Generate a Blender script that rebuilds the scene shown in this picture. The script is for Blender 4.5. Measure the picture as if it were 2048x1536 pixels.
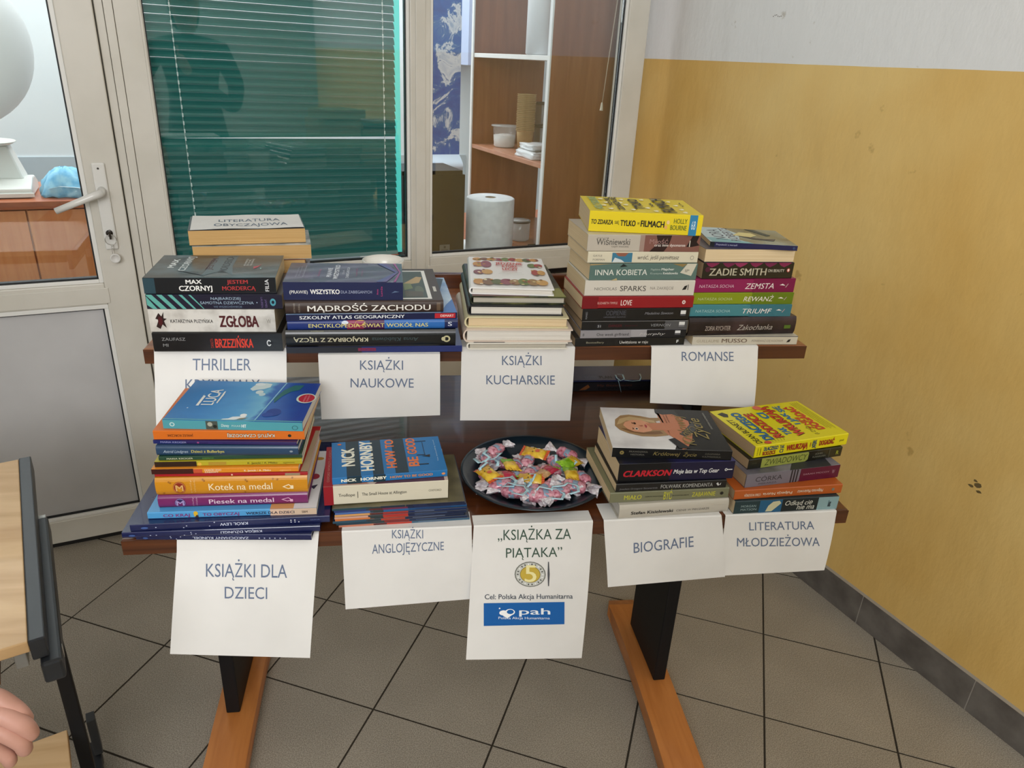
import bpy, bmesh, math, random
from mathutils import Vector, Matrix
random.seed(7)
scn = bpy.context.scene
for o in list(bpy.data.objects): bpy.data.objects.remove(o)
COL = scn.collection
# ---------------------------------------------------------------- camera
CAM = bpy.data.cameras.new('camera'); cam = bpy.data.objects.new('camera', CAM); COL.objects.link(cam)
RC = [[0.9887105902, -0.1415230441, 0.0492198823], [-0.0128057937, -0.4070963715, -0.9132954374], [0.1492895859, 0.9023545713, -0.4043128086]]
M = Matrix(((RC[0][0], -RC[1][0], -RC[2][0]), (RC[0][1], -RC[1][1], -RC[2][1]), (RC[0][2], -RC[1][2], -RC[2][2]))).to_4x4()
M.translation = Vector((0.4083, -0.9593, 1.4305)); cam.matrix_world = M
CAM.sensor_width = 36; CAM.lens = 1456.48 / 2048 * 36; CAM.clip_start = 0.02
scn.camera = cam
# wall frame: t runs along the window wall, n points away from the camera through it
TH = math.radians(17.57)
tv = Vector((math.cos(TH), math.sin(TH), 0)); nv = Vector((-math.sin(TH), math.cos(TH), 0))
def Wp(t, n, z): return tv * t + nv * n + Vector((0, 0, z))
# ---------------------------------------------------------------- light and exposure
scn.view_settings.view_transform = 'Standard'; scn.view_settings.look = 'None'
scn.view_settings.gamma = 1; scn.view_settings.use_curve_mapping = False; scn.view_settings.exposure = 0.0
w = bpy.data.worlds.new('world'); scn.world = w; w.use_nodes = True
w.node_tree.nodes['Background'].inputs[0].default_value = (0.82, 0.90, 1.0, 1); w.node_tree.nodes['Background'].inputs[1].default_value = 1.0
def area(name, loc, look, sx, sy, power, col=(1, 1, 1)):
    l = bpy.data.lights.new(name, 'AREA'); l.shape = 'RECTANGLE'; l.size = sx; l.size_y = sy; l.energy = power; l.color = col
    o = bpy.data.objects.new(name, l); COL.objects.link(o); o.location = loc
    o.rotation_euler = (Vector(look) - Vector(loc)).to_track_quat('-Z', 'Y').to_euler(); return o
area('corridor_window_daylight', Wp(-0.9, -3.5, 2.32), Wp(1.75, -0.5, 1.2), 2.2, 1.0, 104, (0.97, 0.98, 1.0))
area('corridor_overhead_fill', Wp(0.2, -1.5, 2.78), Wp(0.5, -0.6, 0.0), 1.8, 1.0, 13, (1.0, 0.97, 0.92))  # unseen overhead fill added to brighten the corridor
area('office_overhead_fill_left', Wp(-0.9, 2.7, 2.75), Wp(-0.9, 2.7, 0.0), 1.8, 1.0, 46, (0.95, 0.98, 1.0))  # overhead fill added to light the office, no fitting seen there
area('office_overhead_fill', Wp(1.0, 2.75, 2.75), Wp(1.0, 2.7, 0.0), 1.6, 1.0, 46, (0.96, 0.98, 1.0))  # second unseen fill, added to keep the office far wall bright
# ---------------------------------------------------------------- helpers
def lin(c):
    if isinstance(c, str): c = tuple(int(c[i:i + 2], 16) for i in (0, 2, 4))
    return tuple(((v / 255) / 12.92 if v / 255 <= .04045 else ((v / 255 + .055) / 1.055) ** 2.4) for v in c) + (1,)
MC = {}
def mat(c, rough=.55, spec=.4, metal=0, coat=0, trans=0, alpha=1):
    key = (c if isinstance(c, str) else tuple(c), rough, spec, metal, coat, trans, alpha)
    if key in MC: return MC[key]
    m = bpy.data.materials.new('paint_%d' % len(MC)); m.use_nodes = True
    b = m.node_tree.nodes['Principled BSDF']
    b.inputs['Base Color'].default_value = lin(c); b.inputs['Roughness'].default_value = rough
    b.inputs['Specular IOR Level'].default_value = spec; b.inputs['Metallic'].default_value = metal
    b.inputs['Coat Weight'].default_value = coat; b.inputs['Coat Roughness'].default_value = .15
    b.inputs['Transmission Weight'].default_value = trans; b.inputs['Alpha'].default_value = alpha
    m.diffuse_color = lin(c); MC[key] = m; return m
def nodes(m): return m.node_tree.nodes, m.node_tree.links, m.node_tree.nodes['Principled BSDF']
def noise_mat(name, c1, c2, scale=(8, 8, 8), rough=.5, bump=0, detail=4, lo=.35, hi=.65, spec=.4, coat=0, nscale=1.0, dist=0, bscale=None):
    m = bpy.data.materials.new(name); m.use_nodes = True; N, L, b = nodes(m)
    tc = N.new('ShaderNodeTexCoord'); mp = N.new('ShaderNodeMapping'); mp.inputs['Scale'].default_value = scale
    nz = N.new('ShaderNodeTexNoise'); nz.inputs['Scale'].default_value = nscale; nz.inputs['Detail'].default_value = detail; nz.inputs['Distortion'].default_value = dist
    cr = N.new('ShaderNodeValToRGB'); cr.color_ramp.elements[0].position = lo; cr.color_ramp.elements[1].position = hi
    cr.color_ramp.elements[0].color = lin(c1); cr.color_ramp.elements[1].color = lin(c2)
    L.new(tc.outputs['Object'], mp.inputs[0]); L.new(mp.outputs[0], nz.inputs[0]); L.new(nz.outputs[0], cr.inputs[0]); L.new(cr.outputs[0], b.inputs['Base Color'])
    b.inputs['Roughness'].default_value = rough; b.inputs['Specular IOR Level'].default_value = spec; b.inputs['Coat Weight'].default_value = coat
    if bump:
        bp = N.new('ShaderNodeBump'); bp.inputs['Strength'].default_value = bump; bp.inputs['Distance'].default_value = .002
        n2 = nz
        if bscale:
            n2 = N.new('ShaderNodeTexNoise'); n2.inputs['Scale'].default_value = bscale; n2.inputs['Detail'].default_value = 5; L.new(tc.outputs['Object'], n2.inputs[0])
        L.new(n2.outputs[0], bp.inputs['Height']); L.new(bp.outputs[0], b.inputs['Normal'])
    m.diffuse_color = lin(c1); return m
def tag(o, label=None, cat=None, group=None, kind=None):
    if label: o['label'] = label
    if cat: o['category'] = cat
    if group: o['group'] = group
    if kind: o['kind'] = kind
    return o
def new_obj(name, me, parent=None, mats=()):
    o = bpy.data.objects.new(name, me); COL.objects.link(o)
    for m in mats: me.materials.append(m)
    if parent: o.parent = parent
    return o
def empty(name, loc=(0, 0, 0), rz=0, rot=None):
    o = bpy.data.objects.new(name, None); COL.objects.link(o); o.location = loc; o.empty_display_size = .05
    o.rotation_euler = rot if rot else (0, 0, rz); return o
class MB:
    """collects shapes for one mesh; several materials allowed"""
    def __init__(s): s.v = []; s.f = []; s.mi = []; s.mats = []; s.sm = []
    def m(s, mat_):
        if mat_ not in s.mats: s.mats.append(mat_)
        return s.mats.index(mat_)
    def add(s, vs, fs, mat_, smooth=False):
        b = len(s.v); s.v += [tuple(v) for v in vs]; i = s.m(mat_)
        for f in fs: s.f.append([b + k for k in f]); s.mi.append(i); s.sm.append(smooth)
    def box(s, x0, x1, y0, y1, z0, z1, mat_, fr=None, bev=0):
        P = [(x0, y0, z0), (x1, y0, z0), (x1, y1, z0), (x0, y1, z0), (x0, y0, z1), (x1, y0, z1), (x1, y1, z1), (x0, y1, z1)]
        if fr: P = [fr(*p) for p in P]
        s.add(P, [(0, 3, 2, 1), (4, 5, 6, 7), (0, 1, 5, 4), (1, 2, 6, 5), (2, 3, 7, 6), (3, 0, 4, 7)], mat_)
    def prism(s, prof, x0, x1, mat_, fr=None, smooth=False):
        """closed profile of (y,z) swept along x"""
        n = len(prof); P = [(x0, y, z) for y, z in prof] + [(x1, y, z) for y, z in prof]
        if fr: P = [fr(*p) for p in P]
        s.add(P, [tuple(range(n))[::-1], tuple(range(n, 2 * n))], mat_)
        s.add(P, [(i, (i + 1) % n, n + (i + 1) % n, n + i) for i in range(n)], mat_, smooth)
    def lathe(s, prof, mat_, seg=32, c=(0, 0, 0), mod=None, cap=False, smooth=True):
        P = []
        for r, z in prof:
            for k in range(seg):
                a = 2 * math.pi * k / seg; rr = r * (mod(a, z) if mod else 1)
                P.append((c[0] + rr * math.cos(a), c[1] + rr * math.sin(a), c[2] + z))
        F = []
        for j in range(len(prof) - 1):
            for k in range(seg):
                F.append((j * seg + k, j * seg + (k + 1) % seg, (j + 1) * seg + (k + 1) % seg, (j + 1) * seg + k))
        s.add(P, F, mat_, smooth)
        if cap: s.add(P[:seg], [tuple(range(seg))[::-1]], mat_); s.add(P[-seg:], [tuple(range(seg))], mat_)
    def tube(s, pts, r, mat_, seg=8, rs=None):
        pts = [Vector(p) for p in pts]; P = []; up = Vector((0, 0, 1)); n = len(pts)
        for i, p in enumerate(pts):
            d = (pts[min(i + 1, n - 1)] - pts[max(i - 1, 0)]).normalized()
            a = d.cross(up if abs(d.z) < .95 else Vector((1, 0, 0))).normalized(); b = d.cross(a); q = rs[i] if rs else r
            for k in range(seg): g = 2 * math.pi * k / seg; P.append(p + a * q * math.cos(g) + b * q * math.sin(g))
        F = [(i * seg + k, i * seg + (k + 1) % seg, (i + 1) * seg + (k + 1) % seg, (i + 1) * seg + k) for i in range(n - 1) for k in range(seg)]
        F += [tuple(range(seg))[::-1], tuple(range((n - 1) * seg, n * seg))]
        s.add(P, F, mat_, True)
    def ribbon(s, pts, w, mat_, th=.0003):
        pts = [Vector(p) for p in pts]; P = []; n = len(pts)
        for i, p in enumerate(pts):
            d = (pts[min(i + 1, n - 1)] - pts[max(i - 1, 0)]).normalized(); a = d.cross(Vector((.2, .1, 1))).normalized() * w / 2; c = d.cross(a).normalized() * th
            P += [p - a, p + a, p + a + c, p - a + c]
        F = [(i * 4 + k, i * 4 + (k + 1) % 4, (i + 1) * 4 + (k + 1) % 4, (i + 1) * 4 + k) for i in range(n - 1) for k in range(4)] + [(3, 2, 1, 0), tuple((n - 1) * 4 + k for k in range(4))]
        s.add(P, F, mat_, True)
    def build(s, name, parent=None, bevel=0, shade=None):
        me = bpy.data.meshes.new(name); me.from_pydata(s.v, [], s.f)
        for m_ in s.mats: me.materials.append(m_)
        me.polygons.foreach_set('material_index', s.mi); me.polygons.foreach_set('use_smooth', s.sm); me.update()
        o = new_obj(name, me, parent)
        if bevel:
            b = o.modifiers.new('bevel', 'BEVEL'); b.width = bevel; b.segments = 2; b.limit_method = 'ANGLE'; b.angle_limit = math.radians(40)
        return o
def wf(x, y, z): return Wp(x, y, z)          # box() frame: x=t, y=n, z=z
def wbox(name, t0, t1, n0, n1, z0, z1, m_, parent=None, bevel=0):
    b = MB(); b.box(t0, t1, n0, n1, z0, z1, m_, wf); return b.build(name, parent, bevel)
def structure(o): o['kind'] = 'structure'; return o
# ------------ lettering
_tc = bpy.data.curves.new('text', 'FONT'); _tc.resolution_u = 3; _to = bpy.data.objects.new('text', _tc); COL.objects.link(_to); _cache = {}
def glyphs(s, bold=0):
    k = (s, bold)
    if k not in _cache:
        _tc.body = s.replace('Ą', 'A').replace('ą', 'a'); bpy.context.view_layer.update()
        me = bpy.data.meshes.new_from_object(_to.evaluated_get(bpy.context.evaluated_depsgraph_get()))
        vs = [tuple(v.co) for v in me.vertices]; fs = [tuple(p.vertices) for p in me.polygons]; bpy.data.meshes.remove(me)
        for i_, c_ in enumerate(s):
            if c_ in 'Ąą':                       # hook under the letter, built by hand
                _tc.body = s[:i_ + 1].replace('Ą', 'A').replace('ą', 'a'); bpy.context.view_layer.update()
                m2 = bpy.data.meshes.new_from_object(_to.evaluated_get(bpy.context.evaluated_depsgraph_get())); xe = max(v.co.x for v in m2.vertices); bpy.data.meshes.remove(m2)
                k0 = len(vs); hk = [(-.06, .02), (-.12, -.05), (-.135, -.11), (-.11, -.165), (-.06, -.185), (0, -.175), (0, -.125), (-.045, -.135), (-.07, -.115), (-.07, -.07), (-.01, .02)]
                vs += [(xe + a_, b_, 0) for a_, b_ in hk]; fs.append(tuple(range(k0, k0 + len(hk))))
        x0 = min(v[0] for v in vs); x1 = max(v[0] for v in vs)
        lower = all(c.islower() or not c.isalpha() for c in s); h = .53 if lower else .686
        n0 = len(vs); d_ = .017 * bold; V2 = []; F2 = []
        for q, (ox, oy) in enumerate([(0, 0)] if bold < .25 else [(-d_, 0), (d_, 0), (0, 0)] if bold < 1.2 else [(-d_, -d_ * .6), (d_, -d_ * .6), (-d_, d_ * .6), (d_, d_ * .6), (0, 0)]):
            V2 += [(v[0] + ox, v[1] + oy, q) for v in vs]; F2 += [tuple(i + q * n0 for i in f) for f in fs]
        x0 -= d_; x1 += d_
        _cache[k] = ([((v[0] - x0) / (x1 - x0), (v[1] + d_ * .5) / (h + d_), v[2] * .000007) for v in V2], F2, h / (x1 - x0))
    return _cache[k]
def bil(q, a, b): # q = u,v of bl br tr tl
    return tuple(q[0 + i] * (1 - a) * (1 - b) + q[2 + i] * a * (1 - b) + q[4 + i] * a * b + q[6 + i] * (1 - a) * b for i in (0, 1))
def quad(u0, v0, u1, v1, rot=0):
    if rot == 0: return (u0, v0, u1, v0, u1, v1, u0, v1)
    if rot == 90: return (u1, v0, u1, v1, u0, v1, u0, v0)
    if rot == 180: return (u1, v1, u0, v1, u0, v0, u1, v0)
    return (u0, v1, u0, v0, u1, v0, u1, v1)
# print items: ('t',text,u0,v0,u1,v1,col,{rot,bold,it}) ('r',u0,v0,u1,v1,col) ('p',[(u,v)..],col) ('e',u,v,ru,rv,col) ('o',u,v,ru,rv,thick,col)
def prints(mb, items, surf):
    for li, it in enumerate(items):
        k = it[0]; lay = li * .00004
        if k == 't':
            opt = it[7] if len(it) > 7 else {}; q = quad(*it[2:6], opt.get('rot', 0)); vs, fs, asp = glyphs(it[1], opt.get('bold', 0)); sh = opt.get('it', 0) * asp
            mb.add([surf(*bil(q, a + sh * b, b), lay + e) for a, b, e in vs], fs, mat(it[6], opt.get('rough', .45)))
        elif k == 'q':
            vs, fs, asp = glyphs(it[1], it[4] if len(it) > 4 else 0); mb.add([surf(*bil(it[2], a, b), lay + e) for a, b, e in vs], fs, mat(it[3], .6))
        elif k == 'r':
            u0, v0, u1, v1 = it[1:5]; n = 8; P = []; F = []
            for i in range(n + 1): P += [surf(u0, v0 + (v1 - v0) * i / n, lay), surf(u1, v0 + (v1 - v0) * i / n, lay)]
            for i in range(n): F.append((2 * i, 2 * i + 1, 2 * i + 3, 2 * i + 2))
            mb.add(P, F, it[5] if not isinstance(it[5], (str, tuple)) else mat(it[5], .4))
        elif k == 'p': mb.add([surf(u, v, lay) for u, v in it[1]], [tuple(range(len(it[1])))], mat(it[2], .4))
        elif k == 'e':
            n = 20; mb.add([surf(it[1] + it[3] * math.cos(a * 2 * math.pi / n), it[2] + it[4] * math.sin(a * 2 * math.pi / n), lay) for a in range(n)], [tuple(range(n))], mat(it[5], .4))
        elif k == 'o':
            n = 24; P = []
            for a in range(n):
                c, s_ = math.cos(a * 2 * math.pi / n), math.sin(a * 2 * math.pi / n); P += [surf(it[1] + it[3] * c, it[2] + it[4] * s_, lay), surf(it[1] + it[3] * it[5] * c, it[2] + it[4] * it[5] * s_, lay)]
            mb.add(P, [(2 * i, 2 * ((i + 1) % n), 2 * ((i + 1) % n) + 1, 2 * i + 1) for i in range(n)], mat(it[6], .4))
HL, HU = .755, .966
FIT = {
 'thr_zaufaj': (0.0069, 0.2243, 0.9663, -0.44, 0.2044, 0.132, 0.0326),
 'thr_zgloba': (0.0054, 0.2279, 0.9992, -0.51, 0.1968, 0.132, 0.0389),
 'thr_samotna': (0.0054, 0.2278, 1.0384, 0.52, 0.2099, 0.132, 0.0244),
 'thr_jestem': (0.0042, 0.2301, 1.0632, 2.53, 0.2019, 0.145, 0.0263),
 'sci_blue': (0.218, 0.2135, 0.9663, 0.39, 0.294, 0.21, 0.0116),
 'sci_kraj': (0.2194, 0.2118, 0.9782, 0.84, 0.2807, 0.205, 0.0297),
 'sci_encyk': (0.2232, 0.2134, 1.0082, 1.65, 0.2806, 0.205, 0.0165),
 'sci_atlas': (0.2225, 0.2094, 1.025, 2.77, 0.2803, 0.215, 0.0108),
 'sci_madrosc': (0.2221, 0.2125, 1.0361, 2.74, 0.2574, 0.2, 0.0206),
 'sci_prawie': (0.2194, 0.2219, 1.057, 0.67, 0.1924, 0.122, 0.0298),
 'cook_k6': (0.5241, 0.2263, 0.9663, -0.29, 0.1769, 0.22, 0.0127),
 'cook_k5': (0.5202, 0.2299, 0.9793, -0.76, 0.1886, 0.22, 0.0231),
 'cook_k4': (0.5229, 0.2397, 1.0027, -2.12, 0.1781, 0.22, 0.0197),
 'cook_k3': (0.5274, 0.2467, 1.0227, -1.47, 0.165, 0.22, 0.0177),
 'cook_k2': (0.5312, 0.2549, 1.0407, -1.01, 0.1661, 0.22, 0.0142),
 'cook_k1': (0.5297, 0.266, 1.0553, -4.07, 0.1464, 0.215, 0.0124),
 'rom_r10': (0.7166, 0.2358, 0.9663, 1.93, 0.2088, 0.132, 0.0164),
 'rom_r9': (0.7253, 0.2363, 0.983, 1.88, 0.2009, 0.132, 0.0144),
 'rom_r8': (0.7266, 0.2377, 0.9977, 1.68, 0.2004, 0.132, 0.0169),
 'rom_r7': (0.7254, 0.2351, 1.0149, 2.97, 0.2026, 0.132, 0.0228),
 'rom_r6': (0.7235, 0.2374, 1.038, 2.19, 0.209, 0.132, 0.0217),
 'rom_r5': (0.727, 0.2413, 1.06, 1.78, 0.2041, 0.132, 0.0283),
 'rom_r4': (0.7326, 0.2407, 1.0885, 3.0, 0.1998, 0.132, 0.0297),
 'rom_r3': (0.7277, 0.2436, 1.1186, 3.02, 0.2039, 0.132, 0.0199),
 'rom_r2': (0.7255, 0.2458, 1.1387, 2.4, 0.2054, 0.132, 0.0291),
 'rom_r1': (0.7311, 0.2701, 1.1681, -6.48, 0.1975, 0.15, 0.0356),
 'rom2_musso': (0.9411, 0.2431, 0.9663, -0.49, 0.2076, 0.132, 0.0174),
 'rom2_zakoch': (0.9291, 0.2448, 0.984, 3.07, 0.2167, 0.132, 0.0343),
 'rom2_triumf': (0.9316, 0.2519, 1.0186, 1.08, 0.2001, 0.132, 0.0228),
 'rom2_rewanz': (0.9327, 0.2519, 1.0418, 1.81, 0.1991, 0.132, 0.0222),
 'rom2_zemsta': (0.9313, 0.251, 1.0643, 2.84, 0.2001, 0.132, 0.0259),
 'rom2_zadie': (0.9427, 0.2492, 1.0904, 3.27, 0.1784, 0.132, 0.0298),
 'rom2_rev': (0.944, 0.2532, 1.1205, 2.5, 0.1753, 0.132, 0.0239),
 'rom2_nora': (0.9581, 0.272, 1.1447, -8.93, 0.1574, 0.13, 0.0088),
 'kid_kundel': (0.0159, 0.0005, 0.7553, -4.46, 0.2551, 0.24, 0.0103),
 'kid_ksiega': (0.0012, -0.0087, 0.7659, -0.72, 0.2816, 0.24, 0.0096),
 'kid_lew': (0.0137, -0.0076, 0.7759, 0.84, 0.2832, 0.235, 0.0114),
 'kid_cokraj': (0.0354, 0.0048, 0.7876, -0.76, 0.2423, 0.175, 0.0112),
 'kid_piesek': (0.0493, 0.0181, 0.7991, -0.61, 0.2149, 0.16, 0.0203),
 'kid_kotek': (0.0485, 0.0204, 0.8197, -1.48, 0.2174, 0.16, 0.0287),
 'kid_red': (0.0483, 0.0227, 0.8487, -2.21, 0.2184, 0.15, 0.0047),
 'kid_orange': (0.0452, 0.0219, 0.8537, -1.51, 0.2084, 0.15, 0.0084),
 'kid_yellow': (0.0491, 0.0277, 0.8624, -1.19, 0.2093, 0.15, 0.0086),
 'kid_green': (0.0551, 0.0298, 0.8714, -0.84, 0.2037, 0.15, 0.0067),
 'kid_bull': (0.0526, 0.0345, 0.8784, -3.18, 0.2025, 0.15, 0.016),
 'kid_krug': (0.0478, 0.0404, 0.8947, -4.9, 0.2059, 0.15, 0.0055),
 'kid_kajtus': (0.0495, 0.0402, 0.9006, -2.85, 0.2147, 0.15, 0.015),
 'kid_luca': (0.0628, 0.0471, 0.9158, -5.37, 0.2004, 0.142, 0.0141),
 'eng_mags': (0.3019, 0.0102, 0.7553, 2.56, 0.2047, 0.15, 0.0353),
 'eng_troll': (0.2875, 0.0188, 0.7909, 2.52, 0.1908, 0.125, 0.0335),
 'eng_hornby': (0.301, 0.0226, 0.8247, 4.81, 0.1769, 0.112, 0.0127),
 'bio_kisiel': (0.7545, 0.0022, 0.7553, 2.62, 0.1921, 0.145, 0.0264),
 'bio_mialo': (0.7394, 0.0083, 0.782, 1.1, 0.2053, 0.153, 0.019),
 'bio_folwark': (0.748, 0.0102, 0.8013, 0.72, 0.1896, 0.135, 0.0151),
 'bio_clark': (0.7513, 0.0166, 0.8168, 0.0, 0.197, 0.135, 0.0329),
 'bio_krol': (0.7446, 0.0407, 0.85, -6.64, 0.1973, 0.15, 0.0173),
 'youth_matson': (0.9545, 0.001, 0.7553, 1.19, 0.1894, 0.135, 0.0253),
 'youth_orange': (0.952, 0.0052, 0.7809, 2.43, 0.1992, 0.135, 0.018),
 'youth_corka': (0.9717, 0.0132, 0.7993, 7.48, 0.184, 0.135, 0.0245),
 'youth_zwiad': (0.9799, 0.0291, 0.8241, 10.56, 0.1933, 0.135, 0.019),
 'youth_burn': (0.9885, 0.0331, 0.8434, 11.2, 0.1947, 0.136, 0.0226),
 'back_b2': (0.0365, 0.4089, 1.07, 8.47, 0.2078, 0.128, 0.0273),
 'back_b1': (0.0317, 0.4122, 1.0976, 11.39, 0.204, 0.128, 0.0277),
}
SHEETS = {
 'thriller': ([[0.0028, 0.234, 0.9605], [0.2147, 0.234, 0.959], [0.2151, 0.186, 0.8538], [0.0052, 0.186, 0.8586]],
   [('THRILLER', [0.2836, 0.7514, 0.7259, 0.7514, 0.7275, 0.9197, 0.2857, 0.9197]), ('KRYMINAŁY', [0.2267, 0.4578, 0.7913, 0.4578, 0.7927, 0.6194, 0.2289, 0.6194])]),
 'science': ([[0.2698, 0.208, 0.9671], [0.4734, 0.208, 0.9694], [0.4756, 0.226, 0.8397], [0.2666, 0.226, 0.8353]],
   [('KSIĄŻKI', [0.3347, 0.7626, 0.69, 0.7482, 0.6912, 0.8868, 0.3372, 0.8991]), ('NAUKOWE', [0.252, 0.498, 0.7766, 0.4709, 0.7775, 0.6122, 0.2549, 0.6362])]),
 'cooking': ([[0.5126, 0.234, 0.9626], [0.7172, 0.234, 0.9633], [0.7231, 0.246, 0.8128], [0.5138, 0.246, 0.8176]],
   [('KSIĄŻKI', [0.3563, 0.7954, 0.7064, 0.7916, 0.702, 0.9154, 0.3532, 0.9197]), ('KUCHARSKIE', [0.2234, 0.5309, 0.8356, 0.5264, 0.8307, 0.652, 0.2208, 0.6574])]),
 'romance': ([[0.8602, 0.234, 0.9673], [1.0681, 0.234, 0.9652], [1.0757, 0.218, 0.8469], [0.8661, 0.218, 0.8604]],
   [('ROMANSE', [0.2817, 0.7631, 0.771, 0.7751, 0.7664, 0.9239, 0.2785, 0.9171])]),
 'children': ([[0.0736, -0.002, 0.7516], [0.2796, -0.002, 0.7589], [0.257, -0.04, 0.5425], [0.0489, -0.04, 0.5695]],
   [('KSIĄŻKI DLA', [0.2165, 0.69, 0.7931, 0.6639, 0.7873, 0.765, 0.2101, 0.7982]), ('DZIECI', [0.3583, 0.5052, 0.6609, 0.4977, 0.6555, 0.5922, 0.3525, 0.6031])]),
 'english': ([[0.3133, -0.002, 0.759], [0.5142, -0.002, 0.7544], [0.5212, 0.004, 0.6063], [0.3122, 0.004, 0.5986]],
   [('KSIĄŻKI', [0.3792, 0.8875, 0.6186, 0.875, 0.6206, 0.981, 0.3815, 0.9907]), ('ANGLOJĘZYCZNE', [0.2229, 0.7042, 0.7774, 0.7178, 0.7792, 0.8261, 0.2257, 0.819])]),
 'fiver': ([[0.5178, -0.002, 0.7674], [0.7115, -0.002, 0.76], [0.7196, 0.0, 0.4625], [0.5122, -0.0, 0.4756]],
   [('„KSIĄŻKA ZA', [0.2054, 0.8696, 0.821, 0.875, 0.8147, 0.9418, 0.2005, 0.936]), ('PIĄTAKA”', [0.2815, 0.753, 0.7553, 0.759, 0.7494, 0.8227, 0.2766, 0.8164]), ('Cel: Polska Akcja Humanitarna', [0.1256, 0.4632, 0.8725, 0.4678, 0.869, 0.5039, 0.1231, 0.499]), ('RECT', [0.1313, 0.2647, 0.8193, 0.2759, 0.8037, 0.4434, 0.1192, 0.4346]), ('pah', [0.4236, 0.3509, 0.6896, 0.3507, 0.6854, 0.3979, 0.4198, 0.398]), ('Polska Akcja Humanitarna', [0.2511, 0.3173, 0.6885, 0.3144, 0.6869, 0.3326, 0.2497, 0.3354]), ('COIN', [0.369, 0.5532, 0.6334, 0.55, 0.618, 0.7249, 0.3552, 0.7275]), ('EDGE', [0.6456, 0.557, 0.667, 0.5567, 0.6521, 0.7245, 0.6308, 0.7247]), ('HEART', [0.2537, 0.3389, 0.3945, 0.3405, 0.3899, 0.3984, 0.2494, 0.3968])]),
 'biography': ([[0.7296, -0.002, 0.7542], [0.9322, -0.002, 0.7573], [0.9612, 0.0, 0.6277], [0.7523, 0.0, 0.6168]],
   [('BIOGRAFIE', [0.2311, 0.5148, 0.739, 0.5541, 0.7437, 0.7138, 0.2362, 0.6682])]),
 'youth': ([[0.9391, -0.002, 0.7629], [1.1404, -0.002, 0.7596], [1.149, -0.0, 0.6289], [0.9491, 0.0, 0.6285]],
   [('LITERATURA', [0.2269, 0.7151, 0.8189, 0.7021, 0.8039, 0.8296, 0.2165, 0.8385]), ('MŁODZIEŻOWA', [0.1354, 0.4715, 0.899, 0.4296, 0.8822, 0.5695, 0.125, 0.6054])]),
}
# ================================================================ THE SETTING
M_pvc = noise_mat('white_pvc', 'cbc6ba', 'd4cfc4', (3, 3, 3), rough=.38, spec=.45, nscale=2)
M_bead = mat('e4e2dc', .35); M_gasket = mat('16181a', .5); M_panel = noise_mat('grey_door_panel', 'b9b7b6', 'c3c1c0', (2, 2, 2), rough=.5, nscale=2)
M_grout = mat('332c22', .9)
def tile_mat():
    m = bpy.data.materials.new('speckled_floor_tile'); m.use_nodes = True; N, L, b = nodes(m)
    tc = N.new('ShaderNodeTexCoord'); n1 = N.new('ShaderNodeTexNoise'); n1.inputs['Scale'].default_value = 420; n1.inputs['Detail'].default_value = 2
    cr = N.new('ShaderNodeValToRGB'); E = cr.color_ramp.elements; E[0].position = .33; E[0].color = lin('877d6f'); E[1].position = .68; E[1].color = lin('c0b6a5')
    n2 = N.new('ShaderNodeTexNoise'); n2.inputs['Scale'].default_value = 5; n2.inputs['Detail'].default_value = 4
    mx = N.new('ShaderNodeMix'); mx.data_type = 'RGBA'; mx.blend_type = 'MULTIPLY'; mx.inputs[0].default_value = .35
    L.new(tc.outputs['Object'], n1.inputs[0]); L.new(tc.outputs['Object'], n2.inputs[0]); L.new(n1.outputs[0], cr.inputs[0])
    L.new(cr.outputs[0], mx.inputs[6]); L.new(n2.outputs[0], mx.inputs[7]); L.new(mx.outputs[2], b.inputs['Base Color'])
    b.inputs['Roughness'].default_value = .42; b.inputs['Specular IOR Level'].default_value = .4
    return m
M_tile = tile_mat()
TG = math.radians(-25.43)                                    # tile grid axes in this frame
ga = Vector((math.cos(TG), math.sin(TG), 0)); gb = Vector((-math.sin(TG), math.cos(TG), 0)); g0 = Vector((0.3171, 1.0129, 0))
def clip(poly, nrm, d):     # keep points with p.nrm <= d
    out = []
    for i, p in enumerate(poly):
        q = poly[(i + 1) % len(poly)]; a = p.dot(nrm) - d; b = q.dot(nrm) - d
        if a <= 0: out.append(p)
        if a * b < 0: out.append(p + (q - p) * (a / (a - b)))
    return out
fl = MB(); fl.box(-2.7, 2.7, -4.6, 3.75, -.06, -.0012, M_grout, wf); floor = structure(fl.build('floor'))
rest = MB(); full = None
def slab(mb, poly, mat_):
    n = len(poly); c = .0015
    mb.add([p + Vector((0, 0, -.004)) for p in poly] + [p for p in poly], [tuple(range(n, 2 * n))] + [(i, (i + 1) % n, n + (i + 1) % n, n + i) for i in range(n)], mat_)
cnt = 0
for i in range(-14, 15):
    for j in range(-18, 14):
        c0 = g0 + ga * (.3 * i) + gb * (.3 * j); e = .0024
        P = [c0 + ga * e + gb * e, c0 + ga * (.3 - e) + gb * e, c0 + ga * (.3 - e) + gb * (.3 - e), c0 + ga * e + gb * (.3 - e)]
        for nr, d in ((nv, 1.2), (-nv, 4.4), (tv, 1.775), (-tv, 2.5)): P = clip(P, nr, d) if len(P) > 2 else P
        if len(P) < 3: continue
        ctr = sum(P, Vector()) / len(P); t_, n_ = ctr.dot(tv), ctr.dot(nv)
        if -1.2 < t_ < 1.8 and -1.5 < n_:
            dz = random.uniform(-.0004, .0004); mb = MB(); slab(mb, [Vector((p.x - ctr.x, p.y - ctr.y, 0)) for p in P], M_tile)
            o = mb.build('tile', floor); o.location = (ctr.x, ctr.y, dz); cnt += 1
        else: slab(rest, P, M_tile)
r_ = rest.build('distant_tiles', floor); r_['kind'] = 'stuff'
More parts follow.
